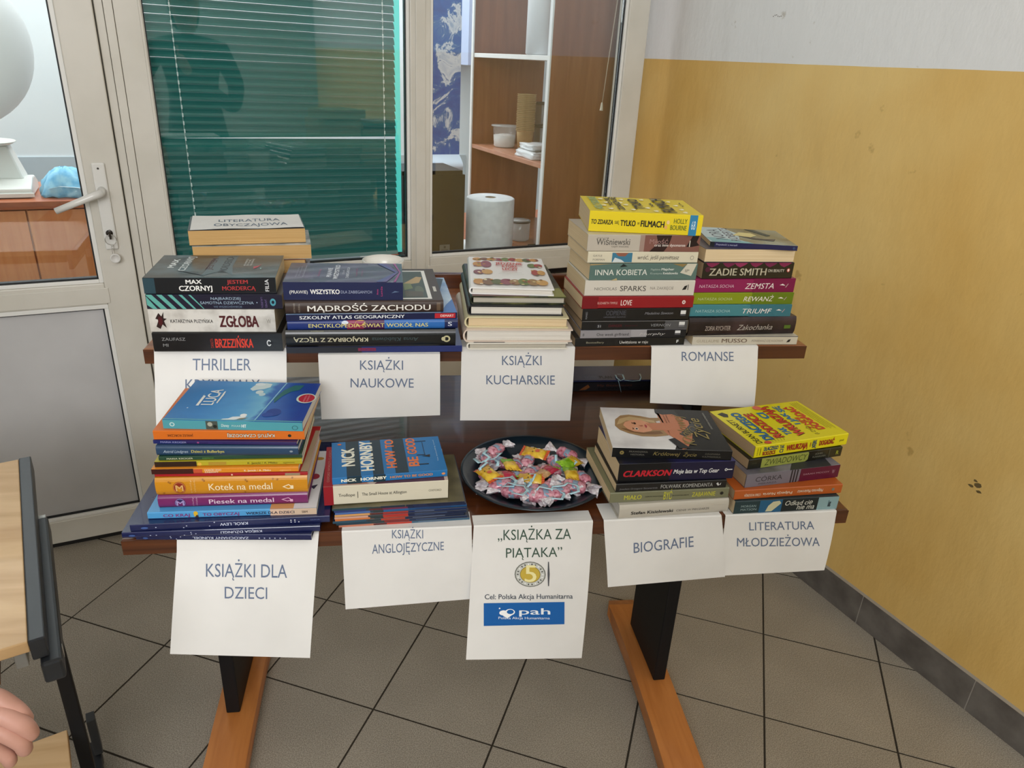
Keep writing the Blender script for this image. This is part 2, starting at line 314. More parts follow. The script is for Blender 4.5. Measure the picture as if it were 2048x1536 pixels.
# right wall, painted yellow up to eye height
def wall_mat():
    m = bpy.data.materials.new('two_tone_painted_plaster'); m.use_nodes = True; N, L, b = nodes(m)
    tc = N.new('ShaderNodeTexCoord'); sp = N.new('ShaderNodeSeparateXYZ'); L.new(tc.outputs['Object'], sp.inputs[0])
    nz = N.new('ShaderNodeTexNoise'); nz.inputs['Scale'].default_value = 2.2; nz.inputs['Detail'].default_value = 5; L.new(tc.outputs['Object'], nz.inputs[0])
    y = N.new('ShaderNodeValToRGB'); y.color_ramp.elements[0].position = .35; y.color_ramp.elements[1].position = .7
    y.color_ramp.elements[0].color = lin('dcb264'); y.color_ramp.elements[1].color = lin('e8c67e'); L.new(nz.outputs[0], y.inputs[0])
    wob = N.new('ShaderNodeMath'); wob.operation = 'MULTIPLY_ADD'; wob.inputs[1].default_value = .004; L.new(nz.outputs[0], wob.inputs[0]); L.new(sp.outputs[2], wob.inputs[2])
    gt = N.new('ShaderNodeMath'); gt.operation = 'GREATER_THAN'; gt.inputs[1].default_value = 1.466; L.new(wob.outputs[0], gt.inputs[0])
    mx = N.new('ShaderNodeMix'); mx.data_type = 'RGBA'; L.new(gt.outputs[0], mx.inputs[0]); L.new(y.outputs[0], mx.inputs[6]); mx.inputs[7].default_value = lin('e8e8e6')
    # scuffs: small dark specks
    vo = N.new('ShaderNodeTexNoise'); vo.inputs['Scale'].default_value = 16; vo.inputs['Detail'].default_value = 6; L.new(tc.outputs['Object'], vo.inputs[0])
    sc = N.new('ShaderNodeValToRGB'); sc.color_ramp.elements[0].position = .245; sc.color_ramp.elements[0].color = (.55, .5, .4, 1); sc.color_ramp.elements[1].position = .29; sc.color_ramp.elements[1].color = (1, 1, 1, 1)
    L.new(vo.outputs[0], sc.inputs[0]); m2 = N.new('ShaderNodeMix'); m2.data_type = 'RGBA'; m2.blend_type = 'MULTIPLY'; m2.inputs[0].default_value = .6
    L.new(mx.outputs[2], m2.inputs[6]); L.new(sc.outputs[0], m2.inputs[7]); L.new(m2.outputs[2], b.inputs['Base Color'])
    mp = N.new('ShaderNodeMapping'); mp.inputs['Scale'].default_value = (1, 1, .45); L.new(tc.outputs['Object'], mp.inputs[0])
    b1 = N.new('ShaderNodeTexNoise'); b1.inputs['Scale'].default_value = 9; b1.inputs['Detail'].default_value = 8; b1.inputs['Roughness'].default_value = .55; L.new(mp.outputs[0], b1.inputs[0])
    bp = N.new('ShaderNodeBump'); bp.inputs['Strength'].default_value = .5; bp.inputs['Distance'].default_value = .012; L.new(b1.outputs[0], bp.inputs['Height']); L.new(bp.outputs[0], b.inputs['Normal'])
    b.inputs['Roughness'].default_value = .42; b.inputs['Specular IOR Level'].default_value = .35; return m
wr = wbox('wall_right', 1.783, 1.93, -4.5, 1.39, 0, 2.85, wall_mat()); structure(wr)
# a scuff where something knocked the paint
sc = MB()
for (a, z, r) in ((-.198, .565, .009), (-.185, .555, .008), (-.205, .55, .006), (-.19, .572, .005)):
    pts = [Wp(1.7828, a + r * math.cos(k * .785) * random.uniform(.6, 1.3), z + r * .7 * math.sin(k * .785) * random.uniform(.6, 1.3)) for k in range(8)]
    sc.add(pts, [tuple(range(8))], mat('6d5a35', .8))
sc.build('paint_scuff', wr)
pl = MB()
for q in range(6):
    a0, z0 = .745 - q * .006, 1.59 - random.uniform(0, .006); pl.add([Wp(1.7828, a0 + dx, z0 + dz) for dx, dz in ((-.002, 0), (.001, -.001), (.002, .0015), (-.001, .002))], [(0, 1, 2, 3)], mat('6f6a60', .8))
pl.build('paint_nick', wr)
# stone plinth tiles
M_plinth = noise_mat('dark_stone_plinth', '59534d', '736d66', (1, 1, 1), rough=.55, nscale=14, bump=.3)
bb = MB(); bb.box(1.7700, 1.783, -4.4, 1.19, .0, .096, mat('a09a90', .8), wf); bbo = structure(bb.build('baseboard_right'))
k = 1.32; k = -.0195 + .334 * 3
seams = [1.19] + [k - .334 * i for i in range(0, 17)]
for a, b_ in zip(seams[:-1], seams[1:]):
    m_ = MB(); m_.box(1.7690, 1.7699, b_ + .0015, a - .0015, .001, .097, M_plinth, wf); m_.build('plinth_tile', bbo, .0003)
wc = mat('d9d8d3', .7)
structure(wbox('ceiling', -2.7, 2.7, -4.6, 3.75, 2.85, 2.93, mat('e6e6e2', .8)))
structure(wbox('wall_left', -2.62, -2.5, -4.5, 3.65, 0, 2.85, noise_mat('left_paint', 'd5d9da', 'dfe2e2', (1, 1, 1), nscale=2)))
structure(wbox('wall_back', -2.62, 1.93, -4.6, -4.5, 0, 2.85, noise_mat('pale_blue_grey_paint', 'aab6b6', 'b6c1c0', (1, 1, 1), nscale=2)))
structure(wbox('wall_corner', 1.705, 1.93, 1.39, 1.43, 0, 2.85, wc))
structure(wbox('wall_above', -2.5, 1.783, 1.2, 1.3, 2.15, 2.85, wc))
structure(wbox('wall_beside', -2.5, -1.0, 1.2, 1.3, 0, 2.15, wc))
# ---- PVC partition: front faces at n = 1.2
D = 1.2
fw = structure(wbox('wall_front', .145, 1.70, D + .012, D + .07, 0, .738, M_pvc))
sill = structure(wbox('trim_1', .145, 1.70, D - .004, D + .08, .7385, .7415, mat('28241f', .7)))
# frame posts
fr = MB()
fr.box(.043, .062, D + .006, D + .07, 0, 2.15, M_pvc, wf); fr.box(.063, .0835, D + .001, D + .07, 0, 2.15, M_pvc, wf); fr.box(.0845, .147, D + .004, D + .07, 0, 2.15, M_pvc, wf)
fr.box(.015, .147, D + .0705, D + .08, 0, 2.15, mat('77736a', .6), wf); structure(fr.build('trim_2', bevel=.0015))
def window(name, t0, t1, z0, zt, fl_, fr_, fb_):
    """fixed light: frame outer sizes fl_/fr_/fb_ are the outer edges"""
    o = structure(empty(name, Wp((t0 + t1) / 2, D, z0)))
    inv = Matrix.Translation(-o.location)
    def part(nm, boxes, m_, bevel=.0015):
        b = MB()
        for (a, b2, c, d, e, f) in boxes: b.box(a, b2, c, d, e, f, m_, lambda x, y, z: inv @ Wp(x, y, z))
        return b.build(nm, o, bevel)
    part('frame', [(fl_, t0 - .012, D, D + .06, fb_, 2.15), (t1 + .012, fr_, D, D + .06, fb_, 2.15), (t0 - .012, t1 + .012, D, D + .06, fb_, z0 - .012), (t0 - .012, t1 + .012, D, D + .06, zt + .01, 2.15)], M_pvc, .003)
    part('glazing_bead', [(t0 - .012, t0 - .003, D + .006, D + .03, z0 - .012, zt), (t1 + .003, t1 + .012, D + .006, D + .03, z0 - .012, zt), (t0 - .003, t1 + .003, D + .006, D + .03, z0 - .012, z0 - .003)], M_bead)
    part('gasket', [(t0 - .003, t0, D + .014, D + .03, z0 - .003, zt), (t1, t1 + .004, D + .014, D + .03, z0 - .003, zt), (t0, t1, D + .014, D + .03, z0 - .003, z0 + .001)], M_gasket, 0)
    part('glass_pane', [(t0, t1, D + .019, D + .023, z0, zt)], M_glass, 0)
    return o
def glass_mat():
    m = bpy.data.materials.new('clear_window_glass'); m.use_nodes = True; N = m.node_tree.nodes; L = m.node_tree.links; N.remove(N['Principled BSDF'])
    out = N['Material Output']; tr = N.new('ShaderNodeBsdfTransparent'); tr.inputs[0].default_value = (.94, .97, .96, 1); gl = N.new('ShaderNodeBsdfGlossy'); gl.inputs['Roughness'].default_value = .02
    fz = N.new('ShaderNodeFresnel'); fz.inputs[0].default_value = 1.52; mu = N.new('ShaderNodeMath'); mu.operation = 'MULTIPLY'; mu.inputs[1].default_value = 1.8; mu.use_clamp = True
    mx = N.new('ShaderNodeMixShader'); L.new(fz.outputs[0], mu.inputs[0]); L.new(mu.outputs[0], mx.inputs[0]); L.new(tr.outputs[0], mx.inputs[1]); L.new(gl.outputs[0], mx.inputs[2]); L.new(mx.outputs[0], out.inputs[0])
    return m
M_glass = glass_mat()
window('window_1', .152, .834, .833, 2.08, .1475, .8775, .757)
window('window_2', .922, 1.583, .838, 2.08, .8785, 1.675, .757)
# mullion cover strip
structure(wbox('trim_3', .862, .893, D - .004, D - .0002, .775, 2.15, M_pvc, bevel=.002))
wbm = MB(); wbm.box(.90, 1.66, D - .0035, D - .0002, .757, .800, M_pvc, wf); structure(wbm.build('trim_4', bevel=.0015))
# ---- door leaf
dr = structure(empty('door_1', Wp(-.4, D - .012, 0))); dinv = Matrix.Translation(-dr.location)
def dbox(nm, boxes, m_, bevel=.0015, parent=None, prt=None):
    b = MB()
    for (a, b2, c, d, e, f) in boxes: b.box(a, b2, c, d, e, f, m_, lambda x, y, z: dinv @ Wp(x, y, z))
    return b.build(nm, prt or dr, bevel)
dn = D - .012; gx1, gx0 = -.054, -.86; R0, R1 = .040, -.96
dbox('leaf_frame', [(gx1 + .012, R0, dn, dn + .06, .018, 2.05), (R1, gx0 - .012, dn, dn + .06, .018, 2.05), (gx0 - .012, gx1 + .012, dn, dn + .06, .018, .094), (gx0 - .012, gx1 + .012, dn, dn + .06, .757, .818), (gx0 - .012, gx1 + .012, dn, dn + .06, 1.95, 2.05)], M_pvc, .003)
dbox('glazing_bead', [(gx1 + .001, gx1 + .012, dn + .006, dn + .02, .818, 1.95), (gx0 - .012, gx1 + .001, dn + .006, dn + .03, .818, .828), (gx0 - .012, gx1 + .012, dn + .003, dn + .02, .745, .757), (gx1 + .001, gx1 + .012, dn + .006, dn + .02, .094, .745), (gx0 - .012, gx1 + .012, dn + .003, dn + .03, .094, .104)], M_bead)
dbox('gasket', [(gx1 - .003, gx1 + .001, dn + .012, dn + .03, .828, 1.95), (gx0, gx1, dn + .012, dn + .03, .828, .833), (gx1 - .003, gx1 + .001, dn + .012, dn + .03, .104, .745), (gx0, gx1, dn + .012, dn + .03, .741, .745), (gx0, gx1, dn + .012, dn + .03, .104, .108)], M_gasket, 0)
dbox('glass_pane', [(gx0, gx1, dn + .02, dn + .024, .83, 1.95)], M_glass, 0)
dbox('lower_panel', [(gx0, gx1, dn + .02, dn + .04, .104, .745)], M_panel, 0)
dbox('cover_strip', [(gx0 - .01, gx1 + .02, dn - .003, dn - .0002, .762, .806)], M_pvc, .001)
structure(wbox('door_shadow_gap', -1.0, .045, D, D + .06, 0, .012, mat('1c1a18', .6))).name = 'trim_shadow_gap'  # near-black strip, the shadow gap under the door put into colour
structure(wbox('trim_6', -1.04, -.965, D, D + .07, 0, 2.15, M_pvc))
# handle set
hp = MB(); H = lambda x, y, z: dinv @ Wp(x, y, z); M_white = mat('dcdad4', .3, coat=.3)
hp.box(-.0225, .0085, dn - .009, dn, .912, 1.139, M_white, H); lock = hp.build('lock_plate', dr, .004)
lv = MB(); lv.tube([H(-.008, dn - .009, 1.070), H(-.008, dn - .038, 1.068), H(-.012, dn - .046, 1.066)], .0095, M_white, 12)
lv.tube([H(-.006, dn - .046, 1.069), H(-.03, dn - .05, 1.061), H(-.065, dn - .05, 1.047), H(-.117, dn - .046, 1.026)], .01, M_white, 12, [.0105, .0095, .0085, .008]); lv.build('lever_handle', lock)
kx = MB(); kx.lathe([(.0, 0), (.0085, 0), (.0085, .001), (0, .001)], mat('2a2420', .4), 20); ko = kx.build('keyhole_ring', lock); ko.matrix_local = Matrix.Translation(H(-.0075, dn - .0095, .957)) @ Matrix.Rotation(TH, 4, 'Z') @ Matrix.Rotation(math.pi / 2, 4, 'X')
sx = MB(); sx.lathe([(0, 0), (.0025, 0), (.0025, .001), (0, .001)], mat('35302a', .4), 12); so = sx.build('screw', lock); so.matrix_local = Matrix.Translation(H(-.008, dn - .0095, 1.125)) @ Matrix.Rotation(TH, 4, 'Z') @ Matrix.Rotation(math.pi / 2, 4, 'X')
# key with ring and tag
kt = empty('key_with_tag', Wp(-.006, dn - .012, .952)); tag(kt, 'key in the white door lock with a wire ring and round white tag', 'key')
ML = lambda x, y, z: Wp(x, y, z) - kt.location; M_met = mat('b8b4ac', .3, metal=1)
kb = MB(); kb.box(-.0085, -.0035, dn - .03, dn - .008, .944, .966, mat('3a332b', .35, metal=.6), ML); kb.build('key', kt, .001)
rg = MB(); rg.tube([ML(-.006 + .0135 * math.cos(a * .3142), dn - .028, .943 + .0135 * math.sin(a * .3142)) for a in range(21)], .0009, M_met, 6); rg.build('key_ring', kt)
ch = MB()
for q in range(5): ch.tube([ML(-.005 + .003 * math.cos(a), dn - .026 + .001 * (q % 2), .927 - q * .0052 + .003 * math.sin(a)) for a in [i * .785 for i in range(9)]], .0006, M_met, 5)
ch.build('chain', kt)
tg = MB(); tg.lathe([(0, 0), (.012, 0), (.013, .001), (.013, .0022), (.012, .003), (.009, .003), (.0085, .0022), (0, .0022)], mat('d4d1cb', .4), 28); to = tg.build('round_tag', kt)
to.matrix_local = Matrix.Translation(ML(-.003, dn - .024, .892)) @ Matrix.Rotation(TH, 4, 'Z') @ Matrix.Rotation(math.pi / 2, 4, 'X')
# ---- venetian blind behind the left pane
M_slat = bpy.data.materials.new('teal_blind_slat'); M_slat.use_nodes = True; N, L, b = nodes(M_slat)
b.inputs['Base Color'].default_value = lin('3b7d79'); b.inputs['Roughness'].default_value = .22
tl = N.new('ShaderNodeBsdfTranslucent'); tl.inputs[0].default_value = lin('3fb8ac'); ms = N.new('ShaderNodeMixShader'); ms.inputs[0].default_value = .38
L.new(b.outputs[0], ms.inputs[1]); L.new(tl.outputs[0], ms.inputs[2]); L.new(ms.outputs[0], N['Material Output'].inputs[0])
bl = empty('venetian_blind', Wp(.48, D + .052, .84)); tag(bl, 'teal green venetian blind hanging behind the left window pane', 'blind')
s_me = None; pitch = .0205; zs = .853; i = 0
while zs + i * pitch < 2.02:
    z = zs + i * pitch; low = z < 1.19
    tilt = math.radians(49.5 if low else 53) + random.uniform(-.03, .03)
    if s_me is None:
        sb = MB(); prof = []
        for q in range(5): a = (q - 2) / 2; prof.append((.0125 * a, .0030 * (1 - a * a)))
        prof += [(y, z_ - .0003) for y, z_ in reversed(prof)]
        sb.prism(prof, -.333, .333, M_slat); s_me = sb.build('slat', bl); o = s_me
    else: o = s_me.copy(); COL.objects.link(o)
    o.parent = bl; dz = 0; roll = random.uniform(-.0008, .0008)
    if 1.196 <= z < 1.216: dz = .008; roll = -.012; tilt = math.radians(75)
    if 1.176 <= z < 1.196: tilt = math.radians(72)
    o.location = (0, 0, z + dz - .84); o.rotation_euler = (tilt, roll, TH) ; o.rotation_mode = 'XYZ'; i += 1
# slat rotation: tilt about its own length, then turn into the wall frame
for o in bl.children:
    e = o.rotation_euler.copy(); o.rotation_mode = 'QUATERNION'; o.rotation_quaternion = (Matrix.Rotation(TH, 3, 'Z') @ Matrix.Rotation(e[1], 3, 'Y') @ Matrix.Rotation(e[0], 3, 'X')).to_quaternion()
MLb = lambda x, y, z: Wp(x, y, z) - bl.location
for tt in (.2135, .775):
    c_ = MB()
    c_.tube([MLb(tt - .002, D + .036, .842), MLb(tt + .002, D + .036, 2.04)], .0007, mat('d8e4df', .6), 5)
    z = .86
    while z < 2.02: c_.box(tt - .0017, tt + .0017, D + .034, D + .0365, z, z + .010, mat('e6f2ee', .6), MLb); z += pitch
    c_.build('ladder_cord', bl)
wbr = MB(); wbr.box(.145, .815, D + .044, D + .062, .834, .846, mat('9fb9b4', .4), MLb); wbr.build('bottom_rail', bl, .002)
gs = MB(); M_gs = mat('8ff0ea', .4); tg_ = M_gs.node_tree.nodes.new('ShaderNodeBsdfTranslucent'); tg_.inputs[0].default_value = lin('9ff6f0'); mg_ = M_gs.node_tree.nodes.new('ShaderNodeMixShader'); mg_.inputs[0].default_value = .7; M_gs.node_tree.links.new(M_gs.node_tree.nodes['Principled BSDF'].outputs[0], mg_.inputs[1]); M_gs.node_tree.links.new(tg_.outputs[0], mg_.inputs[2]); M_gs.node_tree.links.new(mg_.outputs[0], M_gs.node_tree.nodes['Material Output'].inputs[0]); gs.box(.8145, .8335, D + .060, D + .0605, .836, 2.03, M_gs, MLb); gs.build('backlit_slat_strip', bl)  # added cyan strip, standing in for slat ends lit from behind
hr = MB(); hr.box(.14, .84, D + .04, D + .075, 2.03, 2.06, mat('2f8f86', .4), MLb); hr.build('head_rail', bl, .002)
# ================================================================ THE TWO-TIER TABLE
def wood(name, c1, c2, scale, rough=.35, coat=.2, nscale=1.6, spec=.45, lo=.3, hi=.7):
    return noise_mat(name, c1, c2, scale, rough=rough, detail=6, nscale=nscale, coat=coat, spec=spec, dist=.6, lo=lo, hi=hi)
M_wl = wood('shade_darkened_wood', '42200f', '633519', (2.5, 40, 60), rough=.33, coat=.3)  # same table wood, with the shade below the shelf put into its colour
M_w = wood('reddish_brown_wood', '77411f', 'a86a3c', (2.5, 40, 60), rough=.38, coat=.25)
M_wd = wood('dark_edge_wood', '3f1e0a', '5c3216', (2, 60, 70), rough=.45, coat=.1)
M_foot = wood('orange_beech', 'b06a30', 'c67f40', (30, 3, 30), rough=.4, coat=.2)
M_blk = mat('0e0e10', .55, .3)
tb = empty('display_table', (.58, .3, 0)); tag(tb, 'brown wooden two-tier table with black posts, covered in piles of books', 'table')
def tf(x, y, z): return (x - .58, y - .3, z)
def tpart(nm, boxes, m_, bevel=.002):
    b = MB()
    for q in boxes: b.box(*q, m_, tf)
    return b.build(nm, tb, bevel)
lo_ = tpart('lower_top', [(-.006, 1.165, .0008, .604, HL - .026, HL)], M_wl); 
tpart('lower_edge_band', [(-.006, 1.165, -.0004, .0006, HL - .026, HL - .0008)], M_wd, 0)
tpart('upper_shelf', [(-.015, 1.1685, .2385, .600, HU - .026, HU)], M_w)
tpart('upper_edge_band', [(-.015, 1.1685, .2372, .2383, HU - .026, HU - .0008)], M_wd, 0)
tpart('back_rail', [(-.015, 1.1685, .6005, .616, HU - .026, HU + .032)], M_wl)
for x0, x1, dx in ((.006, .036, 0), (1.012, 1.042, 0)):
    tpart('post', [(x0, x1, .315, .515, .052, HL - .0262)], M_blk, .003)
    tpart('shelf_upright', [(x0 + .004, x1 - .004, .36, .56, HL + .0002, HU - .0262)], M_blk, .002)
tpart('stretcher', [(.0405, 1.0055, .40, .425, .50, .62)], M_blk, .002)
def foot(cx, cy, yaw):
    b = MB(); prof = []; n = 18; Ln = .70
    for i in range(n + 1):
        y = -Ln / 2 + Ln * i / n; a = abs(y) / (Ln / 2); prof.append((y, .052 - .022 * a ** 2.5 if a < .97 else .018))
    for i in range(n + 1):
        y = Ln / 2 - Ln * i / n; a = abs(y) / (Ln / 2); prof.append((y, .0 if a > .6 else .012 * (1 - (a / .6) ** 2)))
    # width swells in the middle: sweep in x slices
    m = len(prof); P = []
    for sx_ in (-1, 1):
        for y, z in prof: a = abs(y) / (Ln / 2); P.append((sx_ * (.047 - .009 * (1 - a) if a > .55 else .043) * (1 if a < .97 else .72), y, z))
    b.add(P, [tuple(range(m))[::-1], tuple(range(m, 2 * m))], M_foot); b.add(P, [(i, (i + 1) % m, m + (i + 1) % m, m + i) for i in range(m)], M_foot)
    o = b.build('foot', tb, .003); o.location = tf(cx, cy, 0); o.rotation_euler = (0, 0, math.radians(yaw)); return o
foot(.026, .32, 1.2); foot(1.014, .3, -2.2)
for cx in (.022, 1.024):
    s_ = MB()
    for sy in (.34, .49): s_.lathe([(0, 0), (.006, 0), (.006, .002), (.004, .003), (0, .003)], mat('9a948a', .35, metal=1), 12, tf(cx, sy - .04, .0525) if False else tf(cx, sy, .0505))
    s_.build('bolt', tb)
# ================================================================ PAPER SHEETS
M_paper = noise_mat('printer_paper', 'dfddd9', 'e8e6e2', (1, 1, 1), rough=.75, nscale=6, bump=.12, bscale=25, spec=.2)
SL = {'thriller': ('white sheet reading THRILLER KRYMINAŁY hanging from the upper shelf under the dark thrillers', 'SLATE'),
 'science': ('white sheet reading KSIĄŻKI NAUKOWE hanging from the upper shelf', 'S'), 'cooking': ('white sheet reading KSIĄŻKI KUCHARSKIE hanging under the cookery books', 'S'),
 'romance': ('white sheet reading ROMANSE hanging at the right of the upper shelf', 'S'), 'children': ('long white sheet reading KSIĄŻKI DLA DZIECI hanging from the lower shelf', 'S'),
 'english': ('white sheet reading KSIĄŻKI ANGLOJĘZYCZNE hanging from the lower shelf', 'S'), 'fiver': ('long white poster with coin and blue logo panel hanging below the plate of sweets', 'S'),
 'biography': ('white sheet reading BIOGRAFIE hanging from the lower shelf over the right leg', 'S'), 'youth': ('white sheet reading LITERATURA MŁODZIEŻOWA at the right end of the lower shelf', 'S')}
def sheet(key, P, items, back, curl=(.0, .0), ext=0.0):
    tl, tr, br, bl = [Vector(p) for p in P]; up = key in ('thriller', 'science', 'cooking', 'romance')
    Z = HU if up else HL; Y = .2366 if up else -.0009
    def S(u, v, off=0.0):
        p = bl * (1 - u) * (1 - v) + br * u * (1 - v) + tr * u * v + tl * (1 - u) * v
        bend = curl[0] * math.sin(math.pi * min(1, max(0, v))) * (.4 + u) + curl[1] * (1 - v) ** 2 * (u - .3)
        yy = p.y - bend
        if yy > Y - .0003: yy = Y - .0003 if (p.z > Z - .027 or v > .75) else yy
        return Vector((p.x, yy - off, p.z))
    nu = 10; vt = min((Z - bl.z) / (tl.z - bl.z), (Z - br.z) / (tr.z - br.z)); vt = min(vt, 1.25)
    vs = [(-ext) + (vt - .0 + ext) * j / 14 for j in range(15)]
    V = []; rows = 0
    for v in vs:
        for i in range(nu + 1):
            V.append(S(i / nu, v))
        rows += 1
    # over the edge and back along the shelf
    top = V[-(nu + 1):]
    for q, (dy, dz) in enumerate(((.0006, .0009), (.002, .0011), (.006, .0006), (back * .5, .00012), (back, .00012))):
        for i in range(nu + 1):
            p = top[i]; V.append(Vector((p.x, Y - .0005 + dy + (.0015 if q == 4 else 0) * i / nu, Z + dz))) 
        rows += 1
    for i in range(nu + 1): k = (rows - 6) * (nu + 1) + i; V[k] = Vector((V[k].x, V[k].y, Z - .0006))
    F = [(r * (nu + 1) + i, r * (nu + 1) + i + 1, (r + 1) * (nu + 1) + i + 1, (r + 1) * (nu + 1) + i) for r in range(rows - 1) for i in range(nu)]
    root = V[0].copy(); root = Vector(((bl.x + br.x) / 2, Y, Z))
    b = MB(); b.add([v - root for v in V], F, M_paper, False); o = b.build('paper_sign'); o.location = root
    tag(o, SL[key][0], 'paper sign', 'paper signs hanging from the table')
    so = o.modifiers.new('thickness', 'SOLIDIFY'); so.thickness = .00012; so.offset = -1 if False else 0
    pm = MB(); surf = lambda u, v, lay=0: S(u, v, .0004 + lay) - root
    col = '66748e' if key != 'fiver' else '3d5547'
    its = []
    for s, q in items:
        if s == 'RECT': prints(pm, [('q', '█', q, '1560a8')], surf) if False else pm.add([surf(*bil(q, a / 6, b_ / 2)) for b_ in range(3) for a in range(7)], [(r * 7 + a, r * 7 + a + 1, r * 7 + a + 8, r * 7 + a + 7) for r in range(2) for a in range(6)], mat('1660aa', .5))
        elif s == 'COIN':
            for li, (r, c) in enumerate(((1, '77786f'), (.93, 'c9cac4'), (.66, '8b7a35'), (.62, 'c9ad45'))):
                pm.add([surf(*bil(q, .5 + .5 * r * math.cos(a * .2618), .5 + .5 * r * math.sin(a * .2618)), .00003 * li) for a in range(24)], [tuple(range(24))], mat(c, .5))
            for a in range(22):
                g = a * .2856; pm.add([surf(*bil(q, .5 + .5 * r * math.cos(g + d), .5 + .5 * r * math.sin(g + d)), .00015) for r, d in ((.74, -.05), (.74, .05), (.86, .05), (.86, -.05))], [(0, 1, 2, 3)], mat('4c4d48' if a % 3 else 'eeeeea', .5))
            qq = list(bil(q, .32, .2)) + list(bil(q, .70, .2)) + list(bil(q, .70, .72)) + list(bil(q, .32, .72)); vs_, fs_, _a = glyphs('5', .8)
            pm.add([surf(*bil(qq, a, b_), .00018 + e_) for a, b_, e_ in vs_], fs_, mat('f0e6a8', .5)); 
        elif s == 'EDGE': pm.add([surf(*bil(q, a, b_)) for a, b_ in ((.3, 0), (.7, 0), (1, .5), (.7, 1), (.3, 1), (.1, .5))], [tuple(range(6))], mat('55565a', .5))
        elif s == 'HEART':
            for cx, cy, r, c in ((.26, .42, .24, 'ffffff'), (.66, .5, .30, 'ffffff'), (.68, .54, .21, '1660aa')):
                pm.add([surf(*bil(q, cx + r * math.cos(a * .3142), cy + 1.35 * r * math.sin(a * .3142)), .0001 + (.00005 if c[0] == '1' else 0)) for a in range(20)], [tuple(range(20))], mat(c, .5))
            pm.add([surf(*bil(q, a, b_), .0001) for a, b_ in ((.08, .3), (.5, -.3), (.9, .3), (.5, .5))], [(0, 1, 2, 3)], mat('ffffff', .5))
            pm.add([surf(*bil(q, .04 + .05 * math.cos(a), 1. + .1 * math.sin(a)), .0001) for a in range(6)], [tuple(range(6))], mat('ffffff', .5))
        else:
            c = 'eef3f8' if s == 'pah' or (key == 'fiver' and s.startswith('Polska')) else ('3b4350' if s.startswith('Cel') else col)
            vs_, fs_, _a = glyphs(s, .6 if s == 'pah' or s.startswith('Cel') else 0)
            if s == 'pah': vs_ = [(a, b_ * .78, e_) for a, b_, e_ in vs_]
            pm.add([surf(*bil(q, a, b_), .00012 + e_) for a, b_, e_ in vs_], fs_, mat(c, .6))
    pm.build('lettering', o)
    return o
for k, (P, items) in SHEETS.items():
    sheet(k, P, items, {'science': .01, 'thriller': .05, 'fiver': .03, 'biography': .05, 'children': .035, 'youth': .05}.get(k, .04), {'children': (.004, .0), 'fiver': (.004, .002), 'biography': (.003, .003)}.get(k, (.002, .001)), .45 if k == 'thriller' else 0.0)
# ================================================================ WORK DESK AT THE LEFT EDGE
E1 = Vector((-.413, .911, 0)).normalized(); E2 = Vector((-.911, -.413, 0)).normalized()
dk = empty('work_desk', (-.054, -.154, 0)); tag(dk, 'light oak desk with black steel edge in the lower left corner', 'desk')
def kf(a, b, z): return E1 * a + E2 * b + Vector((0, 0, z))
M_oak = wood('light_oak', 'c39a68', 'dcb887', (3, 26, 20), rough=.42, coat=.1, nscale=1.3)
M_steel = mat('26292e', .38, .5)
def kpart(nm, boxes, m_, bevel=.0015):
    b = MB()
    for q in boxes: b.box(*q, m_, kf)
    return b.build(nm, dk, bevel)
kpart('desk_top', [(.0, .528, .0192, .72, .702, .7195)], M_oak)
kpart('edge_profile', [(-.002, .530, 0, .019, .688, .7205)], M_steel, .002)
kpart('side_rail', [(-.012, .36, -.013, .012, .652, .686)], M_steel, .004)
kpart('apron', [(.05, .50, .03, .045, .64, .7015)], mat('a9a8a4', .4, metal=.4))
kpart('drawer_board', [(.012, .45, .06, .60, .655, .675)], wood('brown_board', '6d4526', '83552f', (3, 26, 20)))
kpart('leg', [(.262, .288, .004, .026, .04, .652)], M_blk, .002)
kpart('leg', [(.262, .288, .66, .685, .04, .70)], M_blk, .002)
kpart('foot_bar', [(.02, .47, .0, .03, .028, .052)], M_steel, .003)
kpart('foot_bar', [(.02, .47, .655, .685, .028, .052)], M_steel, .003)
kpart('lower_shelf', [(.03, .265, .03, .655, .285, .303)], M_oak)
for a, b_ in ((.455, .012), (.04, .012)):
    c = MB(); ct = kf(a, b_, .0225)
    n = 20; P = []
    for s_ in (-.011, .011):
        for q in range(n): g = q * 2 * math.pi / n; P.append(ct + E2 * s_ + E1 * .022 * math.cos(g) + Vector((0, 0, .022 * math.sin(g))))
    c.add(P, [tuple(range(n))[::-1], tuple(range(n, 2 * n))], M_blk); c.add(P, [(i, (i + 1) % n, n + (i + 1) % n, n + i) for i in range(n)], M_blk, True)
    c.build('caster_wheel', dk)
kpart('hinge_bracket', [(.425, .452, -.004, .012, .053, .15)], mat('4b4d50', .4, metal=.5))
kpart('rail_clip', [(.36, .37, -.010, .006, .655, .684), (.02, .028, -.0135, -.0125, .66, .678)], mat('b7b5b0', .35, metal=.6))
